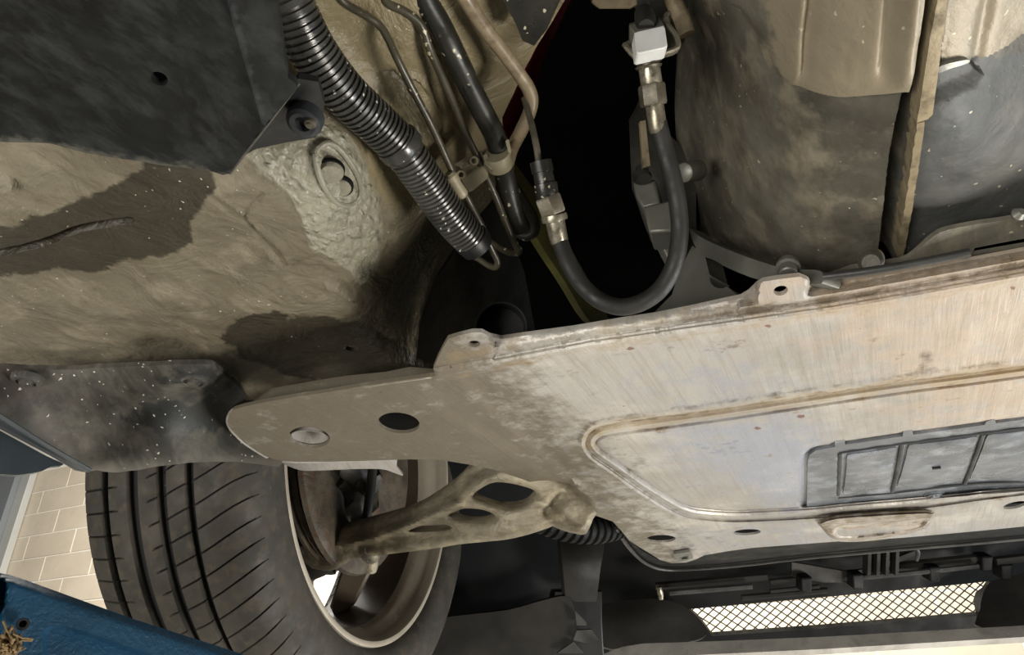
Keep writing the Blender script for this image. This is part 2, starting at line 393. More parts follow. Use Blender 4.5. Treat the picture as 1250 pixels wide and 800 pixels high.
MT['concrete'] = mat('concrete_floor', (150, 148, 142), (132, 130, 124), 3, rough=.6, bump=.1)
MT['greydoor'] = mat('grey_painted_metal', (128, 132, 134), (120, 124, 126), 2, rough=.5, bump=.03)
MT['greylight'] = mat('light_grey_frame', (186, 186, 180), (178, 178, 172), 2, rough=.5, bump=.03)
MT['bumper'] = mat('grimy_silver_paint', (214, 210, 202), (176, 172, 166), 10, rough=.35, metal=.3, bump=.1, c3=(168, 164, 156))
MT['straw'] = mat('dry_dirt', (150, 126, 88), (92, 74, 50), 120, rough=.9, bump=.6, bscale=200)

# ------------------------------------------------------------------ the setting
def struct(o): o['kind'] = 'structure'; return o
floor = struct(box('floor', (-7, -4, -.12), (5, 3.3, 0), MT['concrete']))
WY = 3.0
wall = struct(box('wall_front', (-7, WY+.003, 0), (3, WY+.2, 3.6), MT['mortar']))
bv, bf = boxVF((0, 0, 0), (.211, 0, 0), (0, .007, 0), (0, 0, .069))
bme = mesh(bv, bf); bme.materials.append(MT['brick'])
for r in range(12):
    for i in range(16):
        x = -5.0+.432*i+(.216 if r % 2 else 0)
        if not (x < -2.1 and r >= 5 or x > -3.2 and r <= 7): continue
        o = bpy.data.objects.new('brick', bme); COL.objects.link(o); o.parent = wall
        p = A([x, WY+.0075+random.uniform(-.001, .001), CZ-.15+.147*r+.07]); o.location = tuple(p-np.array(wall.location))
dr = struct(box('door_1', (-7, WY-.09, 0), (-4.99, WY-.005, 3.2), MT['greydoor']))
struct(box('trim_1', (-4.99, WY-.05, 0), (-4.90, WY-.004, 3.2), MT['greylight'], bev=.004))

# ------------------------------------------------------------------ car body: floor pan, bay shell
def P3(u, v, h): return P1(u, v, float(dep(u, v, h)))
body = thing('car_body', 'raised car body underside with beige undersealed floor pan and black engine bay', 'car body', (0, .2, CZ+.3))
pan_d = H([(-40, 150, .30), (-40, 470, .285), (150, 250, .30), (150, 440, .285), (300, 300, .30), (300, 470, .29), (400, 475, .295), (330, 170, .31),
           (400, 210, .305), (440, 350, .305), (495, 430, .31), (470, 330, .325), (530, 300, .37), (460, 240, .33), (545, 240, .385), (380, 30, .37), (450, 100, .37),
           (500, 40, .38), (560, 150, .40), (620, 60, .42), (700, -40, .43), (615, 190, .42), (570, 280, .41), (345, -40, .36), (505, 400, .335), (535, 450, .30), (200, 180, .295)])
seal = [(300, 190), (330, 178), (360, 172), (395, 150), (425, 165), (445, 195), (462, 240), (468, 280), (462, 320), (452, 345), (440, 348), (425, 330), (395, 312), (378, 298), (368, 262), (350, 232), (320, 210)]
stainA = [(-60, 275), (20, 272), (60, 262), (100, 245), (140, 225), (170, 205), (180, 190), (250, 195), (262, 225), (250, 250), (232, 270), (234, 300), (200, 312), (150, 320), (130, 330), (60, 333), (20, 338), (-60, 345)]
stainB = [(268, 412), (290, 390), (310, 378), (340, 378), (352, 392), (375, 388), (400, 384), (430, 390), (455, 400), (480, 418), (505, 430), (540, 440), (540, 480), (400, 468), (355, 462), (330, 450), (300, 440), (285, 425)]
painted = [(330, -60), (720, -60), (700, 60), (640, 200), (600, 260), (540, 260), (470, 250), (430, 170), (395, 110), (350, 80)]
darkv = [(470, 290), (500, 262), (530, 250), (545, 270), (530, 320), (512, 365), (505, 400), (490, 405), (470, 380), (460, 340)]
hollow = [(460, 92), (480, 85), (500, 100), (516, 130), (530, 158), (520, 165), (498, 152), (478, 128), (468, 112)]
def pan_disp(U, V, X):
    x, y = X[:, 0]*1000, X[:, 1]*1000
    z = (fbm(x/38, y/38, 4, 3)-.45)*.006
    s = sm(sdist(U, V, seal), -4, 6)
    z += s*((fbm(x/3.2, y/3.2, 2, 9)-.4)*.0030-.002)
    crack = dline(U, V, spline([(-40, 318), (15, 305), (50, 296), (90, 283), (125, 275), (158, 271)], 5))
    z += .010*(1-sm(crack, 0, 5))
    for L_, dd, wd in (([(262, 232), (300, 262), (340, 300), (352, 322), (330, 315)], -.0022, 7), ([(320, 235), (300, 262), (335, 312), (350, 325), (395, 330), (430, 358)], .002, 5),
                       ([(100, 398), (180, 400), (270, 404)], .0015, 5), ([(40, 190), (80, 215), (120, 240)], .0015, 8), ([(505, 440), (512, 380), (530, 325), (548, 300)], -.004, 8),
                       ([(480, 425), (500, 420), (512, 400)], -.003, 6), ([(430, 365), (412, 355), (400, 350)], -.003, 6), ([(290, 468), (400, 440), (520, 445)], -.002, 8)):
        z += dd*(1-sm(dline(U, V, spline(L_, 5)), 0, wd))
    z += .012*sm(sdist(U, V, hollow), -2, 12)
    z += -.003*(1-sm(abs(dline(U, V, [(495, 120), (510, 145)])-30), 0, 5))
    fr = np.exp(-((U-500)**2/900+(V-425)**2/700)); z += fr*(fbm(x/2.5, y/6, 2, 5)-.4)*.004
    z += .0018*sm(sdist(U, V, [(262, 232), (330, 190), (372, 262), (392, 310), (352, 322), (330, 300), (300, 262)]), 0, 3)*-1
    return z[:, None]*np.array([0, 0, 1.])
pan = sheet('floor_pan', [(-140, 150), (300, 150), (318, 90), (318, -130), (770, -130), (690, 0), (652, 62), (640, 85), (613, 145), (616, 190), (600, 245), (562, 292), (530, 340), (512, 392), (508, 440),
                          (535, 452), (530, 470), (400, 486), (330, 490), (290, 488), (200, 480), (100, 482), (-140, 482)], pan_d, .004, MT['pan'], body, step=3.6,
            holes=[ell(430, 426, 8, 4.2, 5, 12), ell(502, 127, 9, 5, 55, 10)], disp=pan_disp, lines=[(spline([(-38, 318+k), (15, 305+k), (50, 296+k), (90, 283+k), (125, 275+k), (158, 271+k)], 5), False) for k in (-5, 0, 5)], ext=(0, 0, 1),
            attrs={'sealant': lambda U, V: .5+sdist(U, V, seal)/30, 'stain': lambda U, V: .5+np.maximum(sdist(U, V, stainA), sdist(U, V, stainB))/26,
                   'paint': lambda U, V: .5+sdist(U, V, painted)/60, 'dark': lambda U, V: .5+np.maximum(sdist(U, V, darkv)/40, sdist(U, V, hollow)/30)})  # dark: smooth dark surface, with some shade put into its colour
# inner bay panel right of the pan
bay_d = H([(505, 440, .335), (530, 290, .40), (600, 300, .47), (650, 420, .50), (560, 380, .40), (620, 250, .50)])
sheet('bay_side_panel', [(512, 395), (535, 335), (565, 288), (605, 240), (640, 330), (660, 440), (600, 470), (520, 470), (500, 440)], bay_d, .004, MT['darkcast'], body, step=8,
      disp=lambda U, V, X: ((fbm(X[:, 0]*30, X[:, 1]*30, 3, 2)-.45)*.012)[:, None]*np.array([0, 0, 1.]))
# olive rail edge inside the bay and the red part above it
sheet('inner_rail', spline([(618, 190), (640, 215), (672, 262), (705, 318), (745, 395), (722, 395), (690, 345), (655, 290), (628, 235), (610, 205)], 4, True), TPS([(615, 190, .62), (680, 290, .70), (735, 395, .78), (660, 240, .68), (690, 340, .73)]), .012, MT['olive'], body, step=10)
sheet('speckled_bracket', [(600, -120), (730, -120), (684, 0), (668, 35), (652, 56), (638, 50), (630, 30), (614, 0)], TPS([(608, -40, .44), (690, -40, .435), (650, 56, .475), (630, 20, .455)]), .006, MT['pipeb'], body, step=10, bev=.001)
# plugs: oval pressed ring with two discs
ring = at(*[spline([(385, 188), (392, 178), (402, 175), (414, 182), (428, 200), (438, 220), (439, 238), (428, 250), (414, 249), (402, 238), (390, 215)], 4, True)[:, k] for k in (0, 1)],
          pan_d(*[spline([(385, 188), (392, 178), (402, 175), (414, 182), (428, 200), (438, 220), (439, 238), (428, 250), (414, 249), (402, 238), (390, 215)], 4, True)[:, k] for k in (0, 1)])-.003)
v, f = tubeVF(np.r_[ring, ring[:1]], .0019, 8, False); link('plug_ring', mesh(v, f), MT['plug'], body)
for (u, v_, r) in ((404, 209, .0078), (415, 229, .0074)):
    d = float(pan_d(A([u]), A([v_]))[0]); nrm = A([.15, -.1, -1]); nrm /= np.linalg.norm(nrm); c = P1(u, v_, d)
    turned('plug_shade', c-nrm*.002+A([.0003 if u < 410 else .0008, -.0004, .0]), c+nrm*.0004+A([.0003 if u < 410 else .0008, -.0004, 0]), [(0, r+.0007), (1, r+.0006)], MT['bay'], body, 24)  # black disc peeking past the plug, drawn as a shaded crescent
    turned('sealing_plug', c-nrm*.004, c+nrm*(.0035 if u < 410 else .0015), [(0, r), (.75, r), (1, r*.86)], MT['plug'], body, 24)
d = dep(2, 222, .296); turned('sealing_plug', P1(-4, 222, float(d)), P1(-4, 222, float(d)-.005), [(0, .008), (.8, .008), (1, .007)], MT['pan'], body)
# black panels added above and around the bay to keep outside light out
box('bay_roof_blocker', (-1.05, -.8, CZ+.72), (1.2, 1.75, CZ+.76), MT['shell'], body)
box('bay_side_blocker', (-.98, -.8, CZ+.52), (-.94, 1.75, CZ+.72), MT['shell'], body)
box('bay_side_blocker', (1.12, -.8, CZ+.40), (1.16, 1.75, CZ+.72), MT['shell'], body)
box('bay_rear_blocker', (-.94, -.8, CZ+.42), (1.12, -.76, CZ+.72), MT['shell'], body)
box('bay_front_blocker', (-.94, 1.70, CZ+.36), (1.12, 1.75, CZ+.72), MT['shell'], body)
box('bay_mid_blocker', (-.12, 1.08, CZ+.33), (.70, 1.12, CZ+.72), MT['shell'], body)

# ------------------------------------------------------------------ black under-tray, top left
tray = thing('plastic_undertray', 'large black plastic undertray at the top left, with an oval hole', 'undertray', P1(150, 60, .33))
tray_out = [(-150, -130), (324, -130), (340, 10), (347, 60), (352, 92), (361, 98), (364, 104), (280, 211), (272, 213), (262, 210), (240, 207), (195, 201), (150, 196), (105, 190), (60, 178), (0, 173), (-150, 158)]
def tray_d(U, V):
    h = .255+0*U
    cr = (U-278)*(149-0)-(V-0)*(319-278); cr = cr/np.hypot(149, 41)      # right of the crease
    h = h+.004*sm(cr, 0, 60)-.0025*np.exp(-(cr/4)**2)
    return dep(U, V, h)
trp = sheet('tray_panel', tray_out, tray_d, .004, MT['tray'], tray, step=7, lines=[([(242.5+k, -130), (319+k, 149)], False) for k in (-5, 0, 5)], holes=[ell(193.5, 98.5, 11.5, 7.5, 28, 18)], ext=(0, 0, 1),
      disp=lambda U, V, X: ((fbm(X[:, 0]*22, X[:, 1]*22, 3, 4)-.45)*.006)[:, None]*np.array([0, 0, 1.]),
      attrs={'edge_shine': lambda U, V: .58-np.minimum(dline(U, V, tray_out[7:], False), 60)/40*.9})  # grey streak highlights painted along the tray's lower edge
v, f = tubeVF(at(*[spline(ell(193.5, 98.5, 13, 9, 28, 12), 2, True)[:, k] for k in (0, 1)], tray_d(*[spline(ell(193.5, 98.5, 13, 9, 28, 12), 2, True)[:, k] for k in (0, 1)])), .0009, 6, False)
tab = sheet('mounting_tab', [(272, 205), (364, 96), (388, 100), (396, 128), (392, 155), (385, 168), (350, 174), (312, 182)], H([(272, 205, .272), (364, 96, .275), (396, 128, .285), (350, 174, .283)]), .004, MT['black'], tray, step=10, ext=(0, 0, 1))
rimt = P1(280, 211, float(dep(280, 211, .256))), P1(364, 101, float(dep(364, 101, .263)))
v, f = tubeVF(np.linspace(*rimt, 6), .0011, 8); link('folded_rim', mesh(v, f), MT['liner'], trp)
c = P1(372, 147, float(dep(372, 147, .272))); n_ = A([-.05, -.25, -1]); n_ /= np.linalg.norm(n_)
turned('rubber_washer', c-n_*.004, c+n_*.004, [(0, .0090), (.6, .0092), (.85, .0085), (1, .0065), (.95, .0042), (.4, .0038)], MT['boltblue'], tray, 28)
c2 = P1(379, 150, float(dep(379, 150, .268))); turned('bolt', c2-n_*.006, c2+n_*.003, [(0, .0032), (.7, .0032), (.85, .0026), (.86, .0015), (1, .0013)], MT['dirtyzinc'], tray, 12)

# ------------------------------------------------------------------ corrugated conduit and pipes
def corr(name, P, r0, r1, pitch, mt, parent, amp=.0013, sides=26):
    W = pxpath(P, 14); S, t = resample(W, pitch/8); k = (t/pitch) % 1
    rad = r0+(r1-r0)*t/t[-1]; R = rad-amp*(k > .62)
    R = rad-amp*(sm(k, .55, .64)*(1-sm(k, .90, .99)))
    v, f = tubeVF(S, R, sides); return link(name, mesh(v, f), mt, parent)
cond = thing('corrugated_conduit', 'thick black ribbed plastic conduit running down beside the black undertray', 'conduit', P1(420, 115, .43))
corr('conduit_sleeve', [(305, -125, .355), (336, -30, .385), (356, 12, .395), (381, 61, .41), (418, 111, .43), (462, 153, .455), (486, 176, .468)], .0138, .0136, .0037, MT['hosec'], cond)
corr('conduit_sleeve', [(482, 172, .473), (497, 190, .478), (522, 226, .495), (552, 268, .515), (578, 296, .53)], .0133, .0128, .0033, MT['hosec'], cond)
stack('joint_cuff', (483, 172, .467), (493, 184, .473), [(0, .0146), (.15, .0150), (.5, .0147), (.85, .0149), (1, .0142)], MT['hosec'], cond, 26)
stack('open_end', (574, 291, .527), (583, 302, .533), [(0, .0131), (.4, .0133), (1, .0122), (.95, .0105), (.3, .010)], MT['black'], cond, 26)

pA = [(378, -130, .385), (404, -40, .42), (412, -8, .425), (424, 6, .43), (448, 20, .435), (464, 32, .44), (474, 48, .442), (484, 70, .445), (502, 106, .458), (526, 152, .478), (543, 189, .495), (557, 220, .508), (571, 243, .515), (588, 276, .53), (600, 304, .54), (607, 318, .545), (606, 326, .548), (598, 325, .553), (584, 316, .56), (563, 306, .57)]
tag(tube('brake_pipe', pA, .0024, MT['pipe'], n=5), 'thin bent brake pipe nearest the ribbed conduit, hooked at its lower end', 'pipe', 'brake pipes')
pB = [(428, -130, .40), (455, -40, .43), (470, 0, .435), (492, 13, .44), (508, 24, .445), (517, 38, .45), (526, 64, .46), (550, 118, .49), (568, 162, .515), (584, 194, .528), (594, 216, .535), (606, 243, .545), (618, 274, .56), (630, 300, .57), (634, 306, .573), (629, 309, .58), (616, 306, .59), (600, 296, .60)]
tag(tube('brake_pipe', pB, .0027, MT['pipe'], n=5), 'thin spattered brake pipe between the hooked thin pipe and thick black hose', 'pipe', 'brake pipes')
pB2 = [(497, -40, .45), (520, 0, .455), (538, 30, .46), (560, 85, .485), (585, 140, .51), (600, 180, .53)]
pC = [(468, -130, .40), (500, -45, .43), (519, 0, .445), (536, 30, .455), (552, 62, .465), (572, 103, .485), (592, 142, .505), (604, 166, .52), (612, 195, .535), (618, 222, .55), (627, 258, .565), (636, 280, .575)]
tag(tube('coolant_hose', pC, .0077, MT['pipeb'], n=6, sides=18), 'thick black spattered hose running between the thin pipes and the beige pipe', 'hose')
pE = [(505, -130, .39), (548, -40, .425), (567, -4, .435), (590, 32, .455), (616, 66, .475), (636, 94, .49), (645, 108, .495), (649, 122, .50), (646, 138, .505), (636, 160, .515), (625, 182, .53), (619, 203, .545)]
tag(tube('fuel_pipe', pE, .0047, MT['tan'], n=6, sides=16), 'beige metal pipe bending sharply back to the plastic clip', 'pipe')
pG = [(618, 205, .575), (630, 232, .585), (642, 252, .59), (651, 268, .595), (652, 282, .60), (643, 288, .605), (632, 284, .61)]
tag(tube('rubber_hose', pG, .0044, MT['pipeb'], n=6), 'short black rubber hose curving below the clip beside the fitting', 'hose')
# clip
clip = thing('pipe_clip', 'beige plastic clip holding the pipes together below the ribbed conduit', 'clip', P1(580, 212, .53))
cd_ = TPS([(553, 205, .522), (590, 184, .528), (560, 232, .525), (600, 215, .53), (575, 235, .528)])
sheet('clip_body', [(556, 200), (572, 190), (587, 184), (592, 196), (596, 212), (595, 218), (578, 232), (573, 235), (567, 226), (560, 214)], lambda U, V: cd_(U, V)+.003*sm(sdist(U, V, [(562, 203), (586, 190), (591, 202), (567, 216)]), 0, 3), .010, MT['clip'], clip, step=3, bev=.0004)
for k, (u, v_) in enumerate(((579, 196), (563, 213))):
    stack('pipe_socket', (u, v_, .530), (u-.3, v_+.5, .519), [(0, .0038), (.8, .0036), (1, .0032), (.98, .0018), (.6, .0015)], MT['clip'], clip, 18)
stack('clip_collar', (606, 188, .523), (611, 204, .532), [(0, .0092), (.1, .0098), (.9, .0098), (1, .0092)], MT['clip'], clip, 20)
stack('clip_collar', (548, 211, .501), (566, 240, .514), [(0, .0030), (.1, .0045), (.5, .0040), (.9, .0045), (1, .0030)], MT['clip'], clip, 14)
sheet('clip_finger', [(590, 190), (594, 188), (603, 205), (600, 208), (592, 200)], const(.522), .004, MT['clip'], clip, step=0)
sheet('clip_finger', [(617, 172), (621, 170), (624, 185), (621, 187)], const(.512), .006, MT['clip'], clip, step=0)

# ------------------------------------------------------------------ brake hose with fittings, white block bracket
hose = thing('brake_hose', 'black rubber brake hose hanging in a loop with crimped metal ends', 'hose', P1(760, 370, .5))
tube('hose_line', [(803, 150, .455), (812, 185, .458), (823, 225, .46), (829, 262, .463), (829, 295, .465), (822, 326, .468), (807, 352, .47), (786, 368, .472), (760, 375, .475), (734, 368, .478), (712, 350, .482), (696, 326, .486), (687, 305, .49), (682, 291, .492)], .0056, MT['rubber'], hose, n=8, sides=20)
stack('upper_ferrule', (798, 122, .452), (804, 162, .456), [(0, .0050), (.05, .0057), (.85, .0057), (.95, .0054), (1, .0050)], MT['zinc'], hose)
stack('hex_nut', (795, 103, .45), (798, 129, .452), [(0, .0078), (.1, .0084), (.9, .0084), (1, .0078)], MT['dirtyzinc'], hose, 6)
stack('fitting_neck', (792, 80, .448), (796, 106, .45), [(0, .0070), (.06, .0076), (.15, .0066), (.9, .0066), (1, .006)], MT['zinc'], hose)
stack('retaining_ring', (791, 74, .447), (792, 83, .448), [(0, .0078), (.3, .0082), (.4, .0070), (.6, .0070), (.7, .0082), (1, .0078)], MT['dirtyzinc'], hose)
stack('lower_ferrule', (676, 262, .488), (683, 297, .492), [(0, .0085), (.10, .0088), (.22, .0085), (.25, .0064), (.93, .0062), (1, .0056)], MT['zinc'], hose)
stack('lower_nut', (668, 240, .486), (676, 262, .488), [(0, .0088), (.1, .0095), (.9, .0093), (1, .0085)], MT['dirtyzinc'], hose, 6)
stack('threaded_end', (660, 197, .484), (669, 242, .486), [(0, .0072), (.3, .0074), (.31, .0066), (.6, .0068), (.62, .0080), (.95, .0076), (1, .007)], MT['pipeb'], hose, 12)
tube('feed_pipe', [(640, 120, .50), (649, 152, .492), (655, 180, .486), (658, 200, .484)], .0022, MT['dirtyzinc'], hose)
brk = thing('hose_bracket', 'small steel bracket with a white plastic block above the brake hose', 'bracket', P1(795, 50, .45))
sheet('bracket_plate', [(762, 52), (768, 48), (768, 28), (776, 26), (812, 22), (815, 17), (820, 17), (817, 30), (826, 46), (829, 58), (822, 62), (800, 68), (783, 73), (775, 69)], TPS([(762, 52, .452), (829, 58, .448), (795, 20, .462), (783, 73, .444)]), .004, MT['dirtyzinc'], brk, step=6, bev=.0005)
v, f = tubeVF(pxpath([(762, 54, .447), (772, 66, .443), (783, 72, .441), (800, 68, .441), (822, 61, .443), (828, 55, .444), (824, 42, .447), (815, 30, .45), (813, 20, .453), (817, 16, .455)], 5), .0017, 8); link('bracket_rim', mesh(v, f), MT['zinc'], brk)
sheet('white_block', [(774, 40), (779, 38), (810, 31), (812, 34), (815, 56), (812, 58), (780, 65), (777, 64)], TPS([(774, 40, .436), (810, 31, .438), (815, 57, .432), (778, 65, .430)]), .010, MT['white'], brk, step=0, bev=.0006)
sheet('block_shoulder', [(768, 30), (806, 22), (811, 31), (774, 40)], TPS([(768, 30, .448), (806, 22, .45), (811, 31, .440), (774, 40, .438)]), .010, MT['flange'], brk, step=0, bev=.0005)
stack('rubber_grommet', (786, 16, .452), (789, 33, .440), [(0, .0058), (.5, .0064), (.8, .0060), (1, .0048)], MT['rubber'], brk)
tag(tube('steel_feed_tube', [(783, -40, .46), (785, 0, .455), (787, 18, .45)], .0040, MT['rail']), 'dark steel tube coming down into the white block bracket', 'tube')
tag(tube('rusty_pipe', [(812, -35, .50), (822, 0, .50), (832, 22, .50), (839, 42, .50)], .0058, MT['seam'], n=6), 'crusty tan pipe end hanging to the right of the white block', 'pipe')
tag(sheet('tan_bracket_edge', [(722, -30), (790, -30), (780, 5), (770, 11), (732, 11), (722, 4)], TPS([(722, -30, .49), (790, -30, .49), (770, 11, .5), (732, 11, .5)]), .006, MT['seam'], step=6, bev=.001), 'tan rusty bracket edge at the top of the dark bay', 'bracket')
redp = tag(sheet('red_cover', [(700, -40), (716, -40), (668, 60), (640, 150), (634, 178), (606, 176), (607, 150), (632, 110), (650, 70)], TPS([(700, -40, .66), (620, 160, .62), (650, 100, .64)]), .01, MT['red'], step=10), 'dark red plastic part showing behind the bend of the beige pipe', 'cover')

# ------------------------------------------------------------------ gearbox
gear = thing('gearbox', 'big grimy alloy gearbox casing at the top right with a raised seam', 'gearbox', P1(1000, 100, .5))
gd0 = H([(1150, -40, .30), (1112, 200, .285), (1100, 315, .285), (1060, 200, .295), (1060, 0, .31), (1000, 200, .305), (1000, 0, .325), (930, 100, .345), (900, 250, .345), (870, 0, .40), (850, 120, .43), (833, 200, .45), (845, 290, .41), (950, 335, .31),
         (1250, 0, .31), (1300, 100, .31), (1250, 250, .29), (1180, 150, .285), (830, 60, .50), (1020, 350, .285)])
lobe = spline([(862, -150), (872, -60), (880, -5), (897, 4), (916, 27), (930, 50), (938, 68), (950, 88), (976, 102), (1005, 110), (1032, 112), (1065, 110), (1098, 106), (1118, 102), (1130, 60), (1142, 0), (1146, -60), (1154, -150)], 3)
lobeR = [(1158, -150), (1150, -60), (1147, 0), (1142, 78), (1180, 77), (1195, 76), (1225, 58), (1260, 34), (1430, -40), (1430, -150)]
pocket = [(1143, 82), (1180, 74), (1196, 86), (1204, 98), (1195, 112), (1175, 118), (1160, 126), (1137, 134)]
seamL = A([(1163, -130), (1150, 0), (1141, 60), (1132, 110), (1122, 150), (1114, 200), (1106, 260), (1099, 318)])
def seam_s(U, V): return U-np.interp(V, seamL[:, 1], seamL[:, 0])
def gear_disp(U, V, X):
    x, y = X[:, 0]*1000, X[:, 1]*1000
    z = (fbm(x/30, y/30, 4, 21)-.45)*.004
    s = seam_s(U, V)
    z -= .0065*sm(sdist(U, V, lobe), -1, 5)
    z -= .0045*sm(sdist(U, V, lobeR), -1, 4)
    z += .006*sm(sdist(U, V, pocket), -1, 6)
    z += .024*sm(s, -30, -14)*(1-sm(s, -6, 0))                # valley left of the seam
    z += .003*sm(s, 0, 8)
    L1 = U-np.interp(V, [-130, 100], [977, 958]); fade = sm(104-V, 0, 34); z -= .006*np.exp(-(L1/10)**2)*fade; L2 = L1-20; z += .004*np.exp(-(L2/7)**2)*fade
    L3 = U-np.interp(V, [-130, 104], [1096, 1074]); z += .005*np.exp(-(L3/10)**2)*fade; z -= .004*np.exp(-((L3-22)/10)**2)*fade
    L4 = U-np.interp(V, [-130, 76], [1232, 1190]); z += .003*np.exp(-(L4/7)**2)*(V < 78)
    z -= .002*(1-sm(dline(U, V, [(890, 232), (922, 242)]), 0, 5))
    z -= .003*(1-sm(dline(U, V, [(870, 215), (960, 238), (1000, 250)]), 0, 5))*0
    return z[:, None]*np.array([-.15, -.25, .95])
sheet('casing', [(858, -130), (1430, -130), (1430, 262), (1330, 280), (1250, 285), (1130, 325), (1000, 345), (950, 338), (900, 322), (868, 306), (846, 288), (836, 262), (828, 220), (824, 150), (828, 80), (840, 40), (850, 0)],
      gd0, .03, MT['gear'], gear, step=4, disp=gear_disp, ext=(.02, .3, 1), lines=[(offs(lobe, k), True) for k in (-1, 2, 5)]+[(A(lobeR)[1:-1]+A([0, k]), False) for k in (0, 4)]+[(seamL+A([k, 0]), False) for k in (-30, -22, -14, -6, 0, 8)],
      attrs={'pale': lambda U, V: .5+np.maximum(np.minimum(sdist(U, V, lobe), (U-935)*.6), sdist(U, V, lobeR))/40,
             'grey': lambda U, V: .5+np.minimum(seam_s(U, V), V-70)/60})
sheet('seam_flange', [(1150, -130), (1172, -130), (1156, 0), (1148, 60), (1143, 100), (1138, 140), (1132, 146), (1119, 150), (1125, 110), (1132, 60), (1144, 0)], lambda U, V: gd0(U, V)-.007, .014, MT['seam'], gear, step=5, ext=(0, .1, 1), bev=.0007,
      disp=lambda U, V, X: (fbm(X[:, 1]*150, X[:, 0]*150, 2, 8)*.0008)[:, None]*np.array([1, 0, 0.]))
sheet('seam_flange', [(1120, 151), (1129, 149), (1122, 200), (1114, 255), (1106, 300), (1102, 316), (1095, 314), (1098, 290), (1108, 230), (1114, 190)], lambda U, V: gd0(U, V)-.006, .014, MT['seam'], gear, step=4, ext=(0, .1, 1), bev=.0006,
      disp=lambda U, V, X: ((fbm(X[:, 1]*300, X[:, 0]*300, 2, 8)-.4)*.0015)[:, None]*np.array([1, 0, 0.]))
sheet('pocket_lip', spline([(1143, 86), (1150, 80), (1180, 73), (1182, 77), (1160, 84), (1147, 89)], 3, True), lambda U, V: gd0(U, V)-.006, .004, MT['flange'], gear, step=4)
sheet('bell_flange', spline([(841, 278), (850, 286), (870, 297), (904, 311), (930, 320), (951, 326), (975, 329), (1002, 331), (1003, 346), (975, 346), (931, 343), (890, 328), (872, 318), (858, 312), (848, 300)], 3, True), TPS([(841, 278, .60), (904, 318, .51), (951, 335, .475), (1002, 338, .455), (870, 300, .555), (860, 312, .565)]), .014, MT['flange'], gear, step=5, bev=.0008)
stack('flange_bolt', (962, 319, .472), (962, 336, .462), [(0, .0052), (.25, .0052), (.3, .0075), (.5, .0078), (.55, .0060), (.95, .0058), (1, .005)], MT['flange'], gear, 12)
stack('flange_bolt', (852, 208, .55), (834, 211, .535), [(0, .0078), (.75, .0078), (.95, .007), (1, .005)], MT['flange'], gear, 20)
stack('drain_boss', (1063, 317, .455), (1063, 321, .440), [(0, .0078), (.8, .0072), (1, .005)], MT['gear'], gear, 20)
eng = thing('engine_block', 'dark grey engine castings seen between the brake hose and the gearbox', 'engine', P1(850, 350, .58))
sheet('sump_casting', [(830, 330), (845, 300), (860, 310), (866, 335), (890, 352), (915, 372), (900, 400), (770, 420), (800, 380), (820, 360)], TPS([(830, 330, .60), (870, 320, .57), (900, 372, .53), (790, 390, .62), (850, 370, .56)]), .02, MT['flange'], eng, step=8, holes=[ell(878, 343, 12, 9, 20, 14)])
sheet('engine_casting', [(768, 150), (785, 120), (805, 150), (850, 200), (850, 290), (840, 330), (812, 310), (790, 286), (772, 235), (770, 200)], TPS([(768, 150, .66), (850, 200, .64), (840, 330, .62), (790, 286, .64)]), .03, MT['darkcast'], eng, step=8,
      disp=lambda U, V, X: ((fbm(X[:, 0]*60, X[:, 1]*60, 3, 12)-.45)*.02)[:, None]*np.array([0, 0, 1.]))
sheet('square_boss', [(785, 252), (818, 244), (822, 282), (792, 284)], TPS([(785, 252, .565), (818, 244, .56), (820, 280, .55), (792, 284, .555)]), .03, MT['flange'], eng, step=0, bev=.002)
sheet('square_boss', [(772, 222), (800, 218), (806, 248), (784, 254), (776, 240)], TPS([(772, 222, .585), (800, 218, .58), (806, 248, .57), (784, 254, .575)]), .03, MT['flange'], eng, step=0, bev=.002)
stack('casting_bolt', (784, 205, .58), (784, 219, .575), [(0, .005), (.6, .005), (.65, .0075), (1, .0075)], MT['rail'], eng, 12)
sheet('flat_strut', [(781, 148), (788, 146), (794, 203), (785, 205)], const(.565), .006, MT['seam'], eng, step=0, bev=.0005)
sheet('lower_casting', [(800, 286), (822, 283), (826, 330), (818, 322)], const(.60), .02, MT['flange'], eng, step=0, bev=.002)
sheet('casting_shelf', [(745, -40), (880, -40), (862, 12), (845, 42), (830, 50), (805, 60)], TPS([(745, -40, .60), (880, -40, .56), (830, 50, .60), (862, 12, .57)]), .01, MT['darkcast'], eng, step=10)
# strip between gearbox and plate
tag(sheet('rear_heat_strip', spline([(990, 352), (1040, 328), (1099, 319), (1120, 306), (1134, 293), (1150, 283), (1175, 277), (1220, 270), (1330, 258), (1330, 310), (1200, 335), (1100, 345)], 3, True), H([(990, 352, .262), (1134, 293, .265), (1330, 260, .268), (1330, 310, .256), (1100, 340, .252), (1200, 300, .262)]), .003, MT['gear'], step=6, ext=(0, 0, 1),
      holes=[[(1186, 312), (1190, 303), (1215, 298), (1300, 282), (1300, 294), (1250, 301)]]), 'dull grey sheet strip tucked between gearbox and the rear lip of the plate', 'heat shield')
tag(tube('edge_rod', [(1005, 338, .452), (1060, 331, .44), (1120, 321, .43), (1184, 308, .42)], .0024, MT['rail'], n=4), 'thin dark rod lying along the rear lip of the alloy plate', 'rod')
tag(stack('scuffed_plug', (1240, 264, .42), (1248, 258, .415), [(0, .003), (.4, .004), (1, .002)], MT['flange']), 'small scuffed grey plug at the right edge below the gearbox', 'plug')

